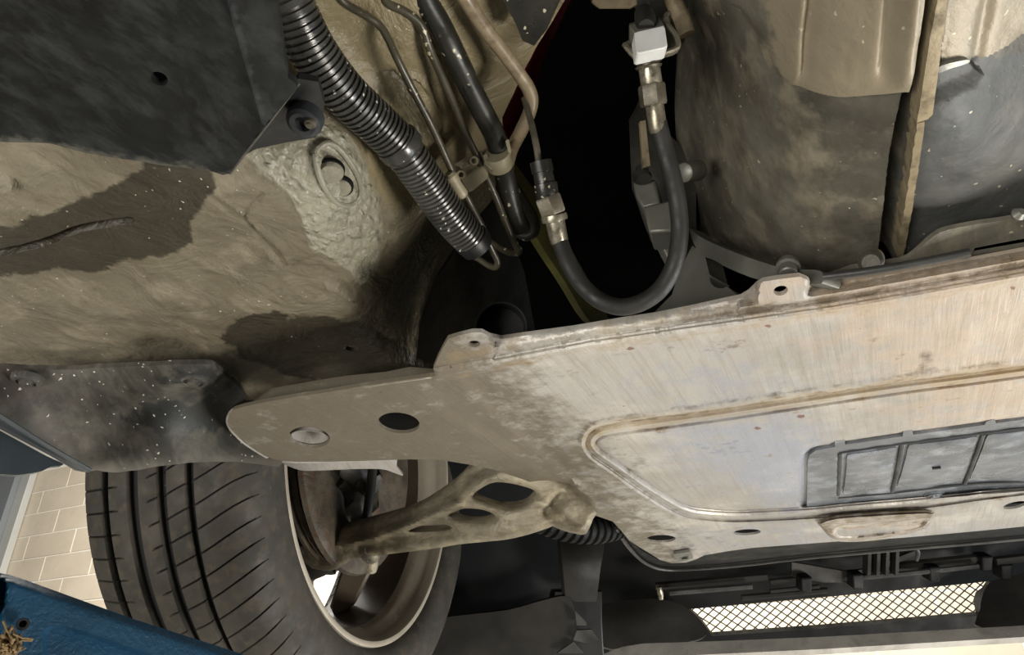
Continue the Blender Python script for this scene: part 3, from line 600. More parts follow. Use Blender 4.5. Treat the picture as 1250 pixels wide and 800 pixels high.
# ------------------------------------------------------------------ the alloy plate
HP = .24
def wide(P):                                         # carry the plate's long edges on past the frame
    return [(1620, b+(-.19+(b-290)/344*.09)*280) if a >= 1340 else (a, b) for a, b in P]
plate = thing('stiffening_plate', 'large stained aluminium plate under the engine with a pressed panel and service hatch', 'skid plate', P3(800, 500, HP))
p_out = [(278, 514), (280, 506), (286, 500), (300, 496), (330, 490), (365, 484), (400, 479), (440, 472), (480, 466), (531, 459), (529, 450), (534, 438), (541, 424), (547, 414), (560, 410), (577, 406), (588, 406), (598, 411), (612, 414), (640, 410), (700, 402), (760, 392),
         (800, 386), (850, 376), (886, 368), (905, 364), (915, 358), (924, 349), (932, 344), (950, 341), (976, 338), (984, 341), (992, 346), (1003, 348), (1060, 339), (1120, 330), (1180, 320), (1250, 307), (1340, 290), (1340, 634), (1250, 643),
         (1200, 648), (1145, 653), (1100, 657), (1040, 660), (1000, 663), (960, 666), (920, 669), (890, 673), (860, 678), (850, 683), (838, 687), (820, 688), (806, 684), (795, 677), (780, 668), (768, 660), (758, 648), (748, 637), (722, 628),
         (700, 614), (670, 599), (640, 586), (600, 573), (570, 567), (540, 562), (500, 561), (440, 563), (400, 564), (360, 564), (335, 562), (322, 556), (300, 542), (286, 529), (280, 521)]
p_out = wide(p_out)
lipL = [(531, 461), (600, 450), (720, 427), (769, 420), (830, 411), (900, 401), (1020, 383), (1100, 369), (1250, 342), (1340, 325)]
lipL = wide(lipL)
panel = spline(wide([(716, 546), (716, 536), (724, 526), (742, 519), (800, 511), (880, 500), (960, 488), (1100, 467), (1250, 447), (1345, 433), (1345, 595), (1250, 603), (1130, 619), (1046, 626), (1000, 631), (950, 634), (900, 636), (862, 634), (838, 630), (815, 619), (780, 597), (748, 574), (725, 558)]), 3, True)
hatch = [(974, 619), (975, 565), (978, 553), (986, 545), (1000, 540), (1020, 536), (1104, 524), (1202, 511), (1260, 504), (1345, 494), (1345, 590), (1250, 600), (1104, 612), (1050, 617), (986, 622)]
lx = A(lipL)
def plate_off(U, V):
    z = np.zeros_like(U)
    s = np.interp(U, lx[:, 0], lx[:, 1])-V                          # px above the lip line
    on = sm(U, 524, 534)
    z += on*(-.0040*np.exp(-((s-4)/6)**2)+.0022*sm(s, 8, 16)+.007*sm(s, 18, 36))
    z -= .003*on*np.exp(-((s-26)/4)**2)*(U > 900)
    # raised ears with bolt holes
    for ear in ([(524, 446), (540, 400), (592, 396), (603, 425), (600, 438), (540, 448)], [(922, 372), (926, 335), (990, 328), (984, 366), (975, 370)]):
        e_ = sm(sdist(U, V, ear), -3, 3)*(s > 6); z = z*(1-e_)+(.0015*sm(s, 6, 40)-.0015)*e_
    sd = sdist(U, V, panel)
    z += .0035*sm(sd, -2, 3)-.0030*np.exp(-((sd-6)/3)**2)+.0022*np.exp(-(sd/2)**2)+.0028*np.exp(-((sd-12)/2.2)**2)-.0015*np.exp(-((sd+5)/3)**2)
    hd = sdist(U, V, hatch); z += .0075*sm(hd, 0, 4)
    # folds running diagonally over the left arm
    for a, b, amp in (((556, 455), (745, 625), .0030), ((513, 483), (690, 585), .0018)):
        t = ((U-a[0])*(b[1]-a[1])-(V-a[1])*(b[0]-a[0]))/math.hypot(b[0]-a[0], b[1]-a[1])
        k = sm(U, a[0]-5, a[0]+40)*(1-sm(U, b[0]-40, b[0]+10)); z += k*amp*(sm(t, -10, 6)*np.exp(-np.maximum(t-6, 0)/60))
    z -= .003*np.exp(-(dline(U, V, spline([(700, 590), (760, 620), (810, 640), (860, 647), (940, 645), (1000, 643)], 4))/3.5)**2)
    # rolled edge on the front and on the left arm
    # dish at the square nut
    z -= .002*np.exp(-(((U-832)/14)**2+((V-680)/8)**2))
    for hx, hy in ((807, 658), (912, 650), (1237, 617)): z += .0015*np.exp(-(np.hypot((U-hx)/24, (V-hy)/8)-1)**2*6)
    return z
def plate_d(U, V):
    x = 1000*U/60; return dep(U, V, HP+plate_off(U, V)+(fbm(U/45, V/30, 3, 31)-.45)*.0012+(fbm(U/12, V/30, 2, 41)-.37)*.0006)
def armfade(U, V): return sm(700-U+.9*(V-470), -60, 160)
holesP = [ell(378, 534, 25, 12.5, 7, 24), ell(487, 516.5, 25.5, 12.5, 6, 24), ell(579, 420, 7.5, 4, 0, 12), ell(953, 355, 9, 6, -12, 14), ell(807, 658, 18, 4.6, -1, 18), ell(912, 650, 17, 3.6, -3, 18), ell(1239, 617, 15, 4, -12, 16), ell(500, 468, 2, .5)][:7]
sheet('plate_panel', p_out, plate_d, .003, MT['alu'], plate, step=4, holes=holesP, ext=(0, 0, 1), edge=3,
      lines=[(A(lipL)-A([0, k]), False) for k in (-6, -2, 1.5, 5, 8.5, 12, 16, 20, 25, 31)]+[(offs(panel, k), True) for k in (-8, -5, -2, 0, 3, 6, 9, 12, 15)]+[(offs(hatch, k), True) for k in (0, 4)],
      attrs={'grime': lambda U, V: .02+.85*armfade(U, V),
             'warm_tint': lambda U, V: .12+.60*sm(U-1.2*(V-430), 850, 1200)*(V < 530),  # warm tint growing towards the right rear
             'line': lambda U, V: -.05+.50*np.exp(-dline(U, V, lipL)/8)+.60*np.exp(-((sdist(U, V, panel)-4)/12)**2)*(1-sm(V, 540, 560))+.35*np.exp(-(np.interp(U, lx[:, 0], lx[:, 1])-V-24)**2/140)*sm(U, 530, 560)+.25*np.exp(-np.abs(sdist(U, V, panel))/6),
             'redspot': lambda U, V: sum(np.exp(-(((U-a)/6)**2+((V-b)/2.6)**2)) for a, b in ((769, 425), (938, 399), (978, 509), (925, 523), (1237, 352))),
             'blue': lambda U, V: .70*np.exp(-(((U-900)/120)**2+((V-545)/55)**2))+.6*np.exp(-(((U-965)/50)**2+((V-585)/50)**2))+.35*sm(V, 630, 650)*(U > 820)+.35*np.exp(-(((U-880)/170)**2+((V-455)/40)**2)),  # bluish patches paint in the window's sky reflection
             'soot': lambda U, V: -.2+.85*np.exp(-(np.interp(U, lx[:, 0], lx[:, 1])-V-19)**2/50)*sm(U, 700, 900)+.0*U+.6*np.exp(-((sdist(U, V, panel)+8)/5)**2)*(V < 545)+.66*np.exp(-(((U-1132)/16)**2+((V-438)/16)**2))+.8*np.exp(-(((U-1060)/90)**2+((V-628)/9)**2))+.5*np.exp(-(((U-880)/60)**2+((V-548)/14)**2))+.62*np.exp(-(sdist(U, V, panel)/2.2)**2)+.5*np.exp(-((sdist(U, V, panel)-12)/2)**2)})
c = P3(378, 534, HP+.004); turned('hole_tube', c+A([0, 0, .035]), c, [(0, .0165), (.98, .0165), (1, .0172), (1, .0158), (.05, .015)], MT['alu'], plate, 28)
pr = p_out[:10]; W = A(p_out[-8:]+p_out[:10]); W = spline(W, 3); v, f = tubeVF(at(W[:, 0], W[:, 1], dep(W[:, 0], W[:, 1], HP+.0015)), .0016, 8); link('rolled_edge', mesh(v, f), MT['alu'], plate)
W = spline([(534, 458)]+p_out[12:36], 3); v, f = tubeVF(at(W[:, 0], W[:, 1], plate_d(W[:, 0], W[:, 1])+.001), .0011, 8)
# service hatch
hh = lambda U, V: dep(U, V, HP+.0085)
h_out = [(985, 619), (986, 566), (988, 556), (996, 550), (1014, 547), (1019, 546), (1019, 539), (1031, 537), (1032, 543), (1102, 533), (1103, 525), (1113, 523), (1115, 531), (1202, 519), (1204, 515), (1214, 511), (1216, 517), (1260, 511), (1345, 500), (1345, 588), (1250, 598), (1180, 604), (1104, 610), (1050, 615), (995, 621)]
cov = sheet('service_cover', h_out, lambda U, V: dep(U, V, HP+.0075+.002*sm(sdist(U, V, [(1022, 552), (1345, 506), (1345, 580), (1240, 590), (1100, 600), (1022, 607)]), 0, 4)), .003, MT['hatch'], plate, step=5, ext=(0, 0, 1), bev=.0004)
panes = [[(1035, 556), (1094, 547), (1084, 596), (1030, 604)], [(1110, 544), (1193, 534), (1172, 585), (1096, 595)], [(1206, 532), (1262, 525), (1256, 575), (1240, 583), (1184, 586)], [(1272, 524), (1345, 514), (1345, 572), (1266, 580)]]
for q in panes:
    sheet('cover_pane', spline(densify(q, 12), 2, True), lambda U, V, q=q: dep(U, V, HP+.0062+.0012*sm(sdist(U, V, q), 3, 0)), .004, MT['hatch'], cov, step=6, ext=(0, 0, 1))
for P_ in ([(1025, 553), (1024, 580), (1023, 604)], [(1101, 541), (1096, 570), (1089, 600)], [(1201, 529), (1190, 560), (1178, 590)], [(1270, 520), (1262, 560), (1258, 582)], [(1024, 552), (1100, 541), (1200, 528), (1345, 510)], [(1023, 607), (1090, 601), (1180, 591), (1250, 588), (1345, 580)]):
    P_ = A(P_); W = pxpath(np.c_[P_, dep(P_[:, 0], P_[:, 1], HP+.0085)], 4); v, f = tubeVF(W, .0022, 8); link('rib', mesh(v, f), MT['hatch_rib'], cov)
turned('hatch_bolt', P3(1140, 602, HP+.0085), P3(1140, 602, HP+.0085)-A([0, 0, .006]), [(0, .011), (.3, .011), (.35, .008), (.7, .008), (.75, .0055), (1, .005)], MT['hatch'], cov, 20)
box_c = P3(1143, 571.0, HP+.0055)
link('bump_stop', mesh(*boxVF(box_c, (.004, .0006, 0), (0, .0016, 0), (0, 0, .0016))), MT['black'], cov, False)
# pressed boss on the front edge
boss = spline([(996, 640), (1003, 634), (1022, 629), (1060, 626), (1110, 623), (1138, 623), (1143, 629), (1138, 638), (1130, 647), (1113, 653), (1090, 657), (1070, 660), (1040, 662), (1022, 661), (1012, 657), (1004, 649)], 3, True)
floorb = spline([(1020, 652), (1024, 643), (1060, 639), (1128, 634), (1130, 640), (1118, 648), (1070, 655), (1030, 658)], 3, True)
sheet('pressed_boss', boss, lambda U, V: dep(U, V, HP+.003-.010*sm(sdist(U, V, boss), 0, 5)+.007*sm(sdist(U, V, floorb), -3, 3)), .003, MT['alu'], plate, step=2.5, ext=(0, 0, 1), lines=[(offs(boss, 2.2), True), (offs(boss, 5), True), (offs(floorb, 3), True), (offs(floorb, -3), True)], holes=[ell(1070, 641, 2.5, 1.2, -5, 8)], attrs={'grime': lambda U, V: .55-.3*sm(sdist(U, V, floorb), -4, 6), 'warm_tint': lambda U, V: .5+0*U})
sheet('square_nut', [(822, 677), (842, 674), (846, 682), (828, 687)], lambda U, V: dep(U, V, HP-.006+.003*sm(sdist(U, V, [(828, 679), (839, 677), (841, 682), (832, 684)]), 0, 2)), .004, MT['flange'], plate, step=1.5, ext=(0, 0, 1))

# ------------------------------------------------------------------ control arm
armt = thing('control_arm', 'cast alloy suspension control arm with three holes running into the wheel', 'control arm', P1(560, 630, .85))
a_out = spline([(355, 652), (368, 650), (415, 645), (458, 635), (502, 622), (530, 607), (556, 588), (572, 572), (590, 556), (640, 560), (700, 600), (728, 622), (724, 634), (719, 646), (713, 653), (698, 651), (684, 647), (675, 643), (669, 645), (645, 653), (618, 659), (590, 662), (560, 665), (530, 670), (473, 677), (444, 681), (428, 684), (420, 690), (404, 697), (380, 694), (362, 685), (352, 670)], 3, True)
hA = spline([(577, 606), (588, 596), (605, 589), (631, 592), (652, 599), (651, 607), (637, 618), (611, 620), (588, 613)], 3, True)
hB = spline([(548, 629), (556, 625), (568, 621), (591, 623), (605, 631), (591, 638), (571, 638), (556, 634)], 3, True)
hC = spline([(498, 649), (515, 642), (530, 639), (542, 640), (552, 645), (543, 648), (515, 650)], 3, True)
ad = TPS([(355, 665, .97), (440, 660, .90), (530, 640, .84), (600, 570, .80), (600, 650, .79), (720, 640, .76), (700, 600, .77)])
def arm_d(U, V):
    e = dline(U, V, a_out, True); eh = np.minimum(np.minimum(dline(U, V, hA, True), dline(U, V, hB, True)), dline(U, V, hC, True))
    z = .010*np.exp(-e/4)+.004*np.exp(-eh/2.5)
    up = dline(U, V, spline([(360, 655), (440, 645), (500, 628), (540, 608), (575, 580), (600, 565)], 4)); z += .010*np.exp(-(up/9)**2)
    mid = dline(U, V, [(440, 668), (520, 655), (548, 652)]); z += .006*np.exp(-(mid/7)**2)
    lo = dline(U, V, [(380, 672), (450, 660), (500, 641), (560, 615)]); z -= .006*np.exp(-(lo/5)**2)
    rg = dline(U, V, [(654, 612), (668, 618), (690, 640), (705, 648)]); z -= .005*np.exp(-(rg/5)**2)
    dk = dline(U, V, [(668, 625), (684, 608)]); z += .012*np.exp(-(dk/7)**2)
    z += (fbm(U/14, V/14, 3, 5)-.45)*.0012
    return ad(U, V)+z
sheet('arm_casting', a_out, arm_d, .022, MT['cast'], armt, step=3.0, holes=[hA, hB, hC], ext=(-.30, .78, .55))
turned('ball_joint', P1(398, 678, .965), P1(370, 690, 1.0), [(0, .018), (.3, .024), (.7, .024), (1, .016)], MT['duct'], armt)
turned('bush_bolt', P1(453, 680, .93), P1(453, 671, .90), [(0, .009), (.4, .009), (.45, .013), (.6, .013), (1, .008)], MT['zinc'], armt, 12)
tag(sheet('air_deflector', spline([(330, 557), (345, 566), (365, 574), (385, 575), (430, 573), (465, 573), (480, 577), (492, 581), (484, 570), (478, 556), (400, 550)], 3, True), H([(330, 557, .262), (365, 574, .250), (478, 574, .250), (400, 550, .262), (492, 580, .249)]), .002, MT['alu'], step=5, ext=(0, 0, 1)), 'pale thin sheet edge poking out below the arm of the plate', 'deflector')
tag(sheet('folded_tab_plate', [(300, 500), (330, 478), (400, 466), (430, 462), (470, 458), (500, 452), (535, 455), (535, 470), (440, 480), (330, 500)], H([(300, 500, .262), (330, 478, .270), (535, 452, .268), (400, 466, .27), (440, 480, .256)]), .003, MT['alu'], step=8, ext=(0, 0, 1), attrs={'grime': lambda U, V: .9+0*U}), 'grimy metal ledge tucked above the left arm of the plate', 'plate')
tag(stack('bay_grommet', (612, 404, .66), (612, 400, .60), [(0, .022), (.8, .022), (1, .0212), (.98, .0200), (.2, .0195)], MT['black'], sides=28), 'dark round cap peeking over the rear lip of the plate', 'cap')

# ------------------------------------------------------------------ wheel
wc = A([-.5780, .8058, .3412+CZ]); th, cb = .13745, .0238
ax = A([-math.cos(th)*math.cos(cb), -math.sin(th)*math.cos(cb), math.sin(cb)]); wz = A([0, 0, 1.])-ax*ax[2]; wz /= np.linalg.norm(wz); wy = np.cross(ax, wz)
def wp(s, r, a): return wc+ax*s+r*(math.cos(a)*wz+math.sin(a)*wy)
wheel = thing('front_wheel', 'front wheel with worn grooved tyre and pale alloy rim beside the control arm', 'wheel', wc)
def revolve(prof, n, parent, name, mt, closed=True):
    V = []; Fc = []; m = len(prof)
    for k in range(n):
        for s, r in prof: V.append(wp(s, r, 2*math.pi*k/n))
    for k in range(n):
        k2 = (k+1) % n
        for j in range(m if closed else m-1):
            j2 = (j+1) % m; Fc.append((k*m+j, k2*m+j, k2*m+j2, k*m+j2))
    return link(name, mesh(V, Fc), mt, parent)
# tyre: rings follow the slanted sipes so that their edges are cut into the mesh
crown = [(-.020, .262), (-.0205, .280), (-.017, .296), (-.011, .308), (-.002, .3165), (.010, .3205), (.022, .3225), (.033, .3238)]
grooves = [(.0405, .0048), (.0735, .0055), (.1085, .0065), (.1425, .0042)]
prof = [(0.0, .238), (-.010, .242), (-.017, .250)]+[c for c in crown]
gdepth = {}
for g, hw in grooves:
    prof += [(g-hw-.0006, .3245), (g-hw, .3232), (g-hw+.001, .3165), (g+hw-.001, .3165), (g+hw, .3232), (g+hw+.0006, .3245)]
    if g < .14: prof += [(g+hw+.008, .3252), (g+.0175, .3254)]
prof += [(.155, .3225), (.166, .3195), (.176, .3155), (.185, .306), (.192, .292), (.190, .275), (.175, .259), (.160, .250)]
prof = sorted([p for p in prof[3:-6]], key=lambda p: p[0]) if False else prof
def shift(s):                                        # angle offset of a sipe across the tread
    return np.interp(s, [-.02, .0, .03, .045, .07, .08, .10, .12, .142, .18], [2.9, 2.1, .9, .55, -.2, -.3, -.8, -1.0, -1.1, -1.25])
NP = 86; sub = [0, .045, .05, .35, .65, .995-.045]
PV = []; PF = []; gr = []; m = len(prof); n = NP*len(sub)
def has_sipe(s):
    return (-.012 < s < .036) or (.045 < s < .069) or (.079 < s < .088) or (.128 < s < .138) or (.146 < s < .178)
for k in range(NP):
    for q, sb in enumerate(sub):
        for (s, r) in prof:
            a = math.radians((k+sb+0.0)*360/NP+shift(s)*4.186/1.0*.55)
            cut = q in (0, 1) and has_sipe(s) and r > .257
            ping = cut
            PV.append(wp(s, r-(.0035 if cut else 0)*(1 if r > .30 else .35), a)); gr.append(1.0 if (cut and r > .27) or (r < .3175 and any(abs(s-g) < hw+.0003 for g, hw in grooves)) else 0.0)
for k in range(n):
    k2 = (k+1) % n
    for j in range(m):
        j2 = (j+1) % m; PF.append((k*m+j, k2*m+j, k2*m+j2, k*m+j2))
me = mesh(PV, PF); at_ = me.attributes.new('groove', 'FLOAT', 'POINT'); at_.data.foreach_set('value', np.array(gr, np.float32))
tyre = link('tyre', me, MT['tyre'], wheel)
rp = [(-.004, .2395), (-.0085, .2385), (-.0095, .2350), (-.0085, .2318), (-.005, .2300), (-.001, .2295), (.001, .2284), (.006, .2280), (.012, .2262), (.020, .2205), (.028, .2178), (.036, .2165)]
revolve(rp+[(.036, .2195), (.015, .2240), (.004, .2390)], 160, wheel, 'rim_flange', MT['rim'])
revolve([(.036, .2165), (.12, .217), (.135, .222), (.148, .232), (.157, .243), (.160, .248), (.154, .25), (.14, .235), (.12, .224), (.036, .2205)], 120, wheel, 'rim_barrel', MT['rimin'])
for k in range(5):
    for dlt in (-.20, .20):
        a = math.radians(103+72*k)+dlt; rad = math.cos(a)*wz+math.sin(a)*wy; tan = -math.sin(a)*wz+math.cos(a)*wy
        V8 = []
        for r, hw, s0, s1 in ((.055, .020, .095, .13), (.219, .013, .108, .135)):
            for sx, tx in ((s0, -1), (s0, 1), (s1, 1), (s1, -1)): V8.append(wc+ax*sx+rad*r+tan*(hw*tx-dlt*.05*(r < .1)*3))
        o = link('spoke', mesh(V8, [(0, 1, 2, 3), (7, 6, 5, 4), (0, 4, 5, 1), (1, 5, 6, 2), (2, 6, 7, 3), (3, 7, 4, 0)]), MT['rimin'], wheel, False)
        b = o.modifiers.new('bevel', 'BEVEL'); b.width = .004; b.segments = 2
turned('hub', wc+ax*.07, wc+ax*.13, [(0, .07), (.9, .072), (1, .06)], MT['rimin'], wheel, 32)
brake = thing('brake_assembly', 'dusty brown brake disc, shield and knuckle inside the wheel rim', 'brake', wc)
turned('brake_disc', wc+ax*.040, wc+ax*.060, [(0, .140), (.3, .142), (.32, .136), (.68, .136), (.7, .142), (1, .140)], MT['shield'], brake, 64)
turned('dust_shield', wc+ax*.020, wc+ax*.030, [(0, .085), (.0, .140), (.4, .150), (1, .152)], MT['shield'], brake, 64)
kn = TPS([(345, 570, .93), (430, 580, .93), (440, 640, .97), (360, 650, .95)])
sheet('knuckle', spline([(344, 600), (342, 560), (390, 555), (450, 560), (462, 585), (458, 620), (456, 645), (430, 672), (405, 700), (385, 704), (368, 690), (354, 650)], 3, True), kn, .05, MT['darkcast'], brake, step=6,
      disp=lambda U, V, X: ((fbm(U/18, V/18, 3, 77)-.45)*.07)[:, None]*np.array([.2, 1, .3]))
sheet('calliper', spline([(350, 585), (358, 580), (376, 578), (382, 592), (378, 606), (362, 612), (352, 610)], 3, True), const(.915), .05, MT['cast'], brake, step=5, disp=lambda U, V, X: ((fbm(U/9, V/9, 3, 70)-.45)*.03)[:, None]*np.array([.2, 1, .3]))
stack('knuckle_bolt', (371, 588, .92), (366, 590, .895), [(0, .012), (.8, .012), (.82, .006), (.5, .005)], MT['duct'], brake, 14)
tube('brake_line', [(456, 560, .90), (452, 600, .93), (446, 640, .95), (440, 665, .97)], .006, MT['duct'], brake)
turned('lower_joint', P1(385, 668, 1.0), P1(345, 705, 1.06), [(0, .03), (.5, .034), (.8, .026), (1, .02)], MT['black'], brake, 20)
sheet('knuckle_leg', [(418, 690), (448, 676), (452, 700), (432, 740), (408, 755), (402, 742)], const(1.05), .03, MT['rimin'], brake, step=0, bev=.004)
stack('pale_stud', (452, 684, 1.0), (452, 699, 1.0), [(0, .011), (.7, .010), (1, .008)], MT['cast'], brake, 12)
tag(sheet('tyre_chip', spline([(268, 618), (272, 616), (275, 620), (274, 632), (271, 632), (270, 624)], 2, True), const(.812), .002, MT['white'], step=0), 'tiny pale chip stuck on the inner shoulder of the tyre', 'chip')

# ------------------------------------------------------------------ wheel arch liner, side trim
ln_out = [(-40, 448), (0, 450), (40, 452), (95, 453), (140, 450), (180, 447), (225, 445), (258, 445), (272, 456), (290, 472), (300, 483), (296, 492), (284, 500), (279, 514), (284, 530), (300, 545), (325, 558), (344, 566), (340, 570), (318, 568), (290, 565), (262, 564), (230, 566), (190, 572), (160, 576), (140, 578), (126, 577), (118, 576), (108, 578), (90, 568), (60, 548), (0, 512), (-40, 490)]
ldd = H([(-40, 450, .262), (150, 450, .265), (258, 446, .265), (-40, 495, .225), (60, 548, .215), (140, 576, .205), (230, 562, .215), (340, 568, .235), (295, 480, .285), (270, 520, .26), (150, 500, .245)])
clipO = [(225, 448), (256, 446), (268, 462), (262, 470), (240, 474), (228, 470), (198, 468), (185, 458)]
liner = thing('wheel_arch_liner', 'dusty grey black plastic wheel arch liner above the tyre', 'wheel liner', P1(150, 510, .55))
sheet('liner_shell', ln_out, ldd, .004, MT['liner'], liner, step=5, ext=(0, 0, 1),
      disp=lambda U, V, X: ((fbm(X[:, 0]*26, X[:, 1]*26, 4, 14)-.45)*.005-.003*sm(sdist(U, V, clipO), -1, 3)+.004*np.exp(-(dline(U, V, [(150, 520), (240, 480), (290, 500)])/14)**2))[:, None]*np.array([0, 0, 1.]),
      attrs={'dark': lambda U, V: .22+.55*np.exp(-(((U-215)/75)**2+((V-510)/24)**2))+.4*sm(sdist(U, V, clipO), -2, 3)+.3*sm(U, 240, 300), 'rusty': lambda U, V: .45-.35*sm(U, 40, 180), 'edge': lambda U, V: .7-dline(U, V, ln_out[14:32], False)/34})
sheet('hole_backing', [(330, 480), (520, 472), (560, 500), (560, 545), (540, 550), (420, 549), (405, 520)], plane(.30), .003, MT['bay'], liner, step=0, ext=(0, 0, 1))  # black sheet added above the plate so its oval hole looks dark
for (u, v_) in ((236, 465), (32, 465)):
    c = P1(u, v_, float(ldd(A([u]), A([v_]))[0])-.003)
    r_ = turned('push_clip', c+A([0, 0, .004]), c-A([0, 0, .004]), [(0, .0115), (.5, .0115), (.75, .0100), (.78, .0078), (.62, .0070), (.62, .0050), (.95, .0044), (1, .003)], MT['liner'], liner, 24)
trim = thing('side_sill_trim', 'blue grey plastic sill trim at the left edge under the liner', 'sill trim', P1(20, 560, .48))
sheet('trim_lip', [(-40, 488), (0, 512), (60, 549), (110, 577), (104, 577), (92, 575), (60, 556), (0, 524), (-40, 502)], TPS([(-40, 495, .47), (0, 516, .48), (60, 550, .52), (108, 577, .56)]), .003, MT['bluegrey'], trim, step=0, bev=.0006)
sheet('trim_panel', spline([(-50, 500), (0, 526), (55, 556), (78, 567), (62, 570), (52, 575), (38, 578), (20, 580), (0, 579), (-50, 579)], 3, True), TPS([(-50, 500, .50), (0, 526, .51), (78, 567, .56), (20, 580, .51), (-50, 579, .47)]), .003, MT['bluegrey'], trim, step=8)

# ------------------------------------------------------------------ lift arm
lift = thing('lift_arm', 'blue hammered-paint steel arm of the car lift at the bottom left', 'lift arm', P1(80, 770, .5))
la_out = [(-60, 704), (0, 700), (12, 702), (30, 708), (160, 755), (290, 797), (380, 828), (380, 900), (-60, 900)]
rec = spline([(52, 772), (60, 765), (72, 764), (90, 767), (150, 787), (240, 818), (300, 850), (300, 890), (60, 870), (52, 800)], 3, True)
lad = TPS([(-60, 704, .48), (12, 702, .50), (290, 797, .62), (380, 900, .60), (-60, 900, .44), (100, 850, .49)])
sheet('arm_beam', la_out, lambda U, V: lad(U, V)+.010*sm(-dline(U, V, la_out[1:7]), -10, 0)+.010*sm(sdist(U, V, rec), 0, 5)+.03*sm(sdist(U, V, [(-60, 712), (2, 706), (10, 712), (6, 742), (-3, 760), (-60, 790)]), 0, 4), .07, MT['blue'], lift, step=4, lines=[(offs(rec, 0), True), (offs(rec, 5), True), (A(la_out[1:7])+A([-1, 9]), False)])
c = P1(28, 763, .485); turned('hole_bush', P1(28, 763, .484), P1(28, 762, .474), [(0, .0038), (.9, .0038), (1, .0034), (1, .0022), (.2, .0020)], MT['black'], lift, 18)
rv = []
for k in range(70):
    u, v_ = 10+random.gauss(0, 7), 790+random.gauss(0, 7); a = A([random.gauss(0, 1) for _ in range(3)]); a /= np.linalg.norm(a)
    p = P1(u, v_, .466); q = tubeVF([p-a*.006, p+A([0, 0, random.uniform(-.002, .002)]), p+a*.006], random.uniform(.0004, .0012), 5); rv.append(q)
tag(link('dirt_clump', mesh(*join(*rv)), MT['straw']), 'small clump of dry straw and dirt on the blue lift arm', 'dirt', kind='stuff')

# ------------------------------------------------------------------ front end: liners, ducts, rails, grille, bumper
fl = thing('front_liner', 'dark blue-black plastic liner panel between the wheel and the grille', 'wheel liner', P1(600, 720, 1.25))
sheet('liner_panel', [(500, 560), (690, 560), (700, 660), (690, 735), (676, 738), (640, 745), (560, 762), (500, 775), (480, 810), (440, 810)], TPS([(500, 560, 1.25), (690, 600, 1.22), (690, 735, 1.20), (480, 790, 1.24), (600, 740, 1.20)]), .006, MT['navy'], fl, step=14)
sheet('lower_panel', spline([(450, 790), (500, 762), (560, 752), (620, 745), (660, 734), (690, 728), (699, 738), (702, 760), (699, 778), (690, 792), (670, 812), (450, 830)], 3, True), TPS([(450, 790, 1.15), (690, 728, 1.13), (690, 792, 1.12), (500, 830, 1.15)]), .008, MT['duct'], fl, step=12, attrs={'edge_shine': lambda U, V: 0*U})
st = tag(sheet('front_strut', [(683, 652), (735, 650), (738, 665), (733, 695), (728, 735), (700, 735), (690, 728)], TPS([(683, 652, 1.16), (735, 650, 1.16), (728, 735, 1.14), (690, 728, 1.13), (705, 690, 1.12)]), .03, MT['duct'], step=10, bev=.003), 'dusty black upright bracket below the bellows boot', 'bracket')
sheet('lower_bracket', [(676, 722), (735, 722), (735, 760), (738, 810), (670, 810)], TPS([(701, 738, 1.19), (728, 735, 1.19), (735, 810, 1.17), (690, 810, 1.17)]), .02, MT['black'], fl, step=0, bev=.002)
sheet('pale_gusset', [(702, 746), (716, 760), (716, 764), (704, 764)], const(1.11), .004, MT['rail'], fl, step=0)
sheet('pale_gusset', [(704, 770), (722, 769), (732, 782), (716, 786), (700, 782)], const(1.11), .004, MT['rail'], fl, step=0)
sheet('pale_gusset', [(700, 784), (714, 798), (680, 798)], const(1.11), .004, MT['rail'], fl, step=0)
bl = corr('steering_bellows', [(650, 630, 1.0), (695, 644, 1.02), (735, 645, 1.05), (775, 632, 1.10)], .020, .022, .012, MT['bay'], None, amp=.004)
tag(bl, 'ribbed black rubber bellows boot behind the tip of the control arm', 'bellows')

YG = 1.52
fe = thing('front_undertray', 'black plastic tray edge curving below the front of the alloy plate', 'undertray', P1(900, 690, 1.2))
sheet('tray_skin', wide([(758, 640), (768, 658), (782, 672), (800, 682), (825, 687), (850, 680), (860, 670), (1340, 620), (1340, 652), (1250, 659), (1100, 671), (980, 682), (900, 691), (845, 695), (815, 696), (796, 692), (780, 682), (765, 665), (752, 645)]), plane(.262), .003, MT['bay'], fe, step=12, ext=(0, 0, 1))
LP = A(wide([(752, 645), (765, 665), (780, 682), (796, 692), (815, 696), (845, 695), (900, 691), (980, 682), (1100, 671), (1250, 658), (1340, 649)]))
v, f = tubeVF(at(*spline(LP, 4).T, dep(*spline(LP, 4).T, .258)), .0028, 8); link('rolled_lip', mesh(v, f), MT['rail'], fe)

duct = thing('radiator_duct', 'black plastic duct and crossmember around the grille opening', 'duct', P1(950, 720, 1.4))
gout = [(840, 744), (1000, 730), (1180, 713), (1206, 710), (1211, 713), (1205, 722), (1197, 728), (1194, 738), (1197, 752), (1100, 760), (1000, 768), (870, 777), (862, 766), (852, 754)]
hw_ = TPS([(730, 640, 1.50), (1000, 660, 1.42), (1340, 640, 1.36), (735, 800, 1.50), (1340, 760, 1.36), (1000, 740, 1.42)])
sheet('duct_wall', [(726, 640), (1340, 610), (1620, 580), (1620, 745), (1340, 768), (1250, 773), (1000, 788), (740, 805), (722, 800)], hw_, .02, MT['bay'], duct, step=12, holes=[densify(gout, 12)])
sheet('duct_scoop', spline([(734, 742), (745, 736), (790, 731), (822, 735), (842, 745), (856, 760), (862, 775), (840, 784), (780, 788), (736, 790)], 3, True), TPS([(734, 742, 1.42), (790, 731, 1.42), (856, 760, 1.40), (780, 788, 1.37), (790, 760, 1.39)]), .01, MT['duct'], duct, step=8)
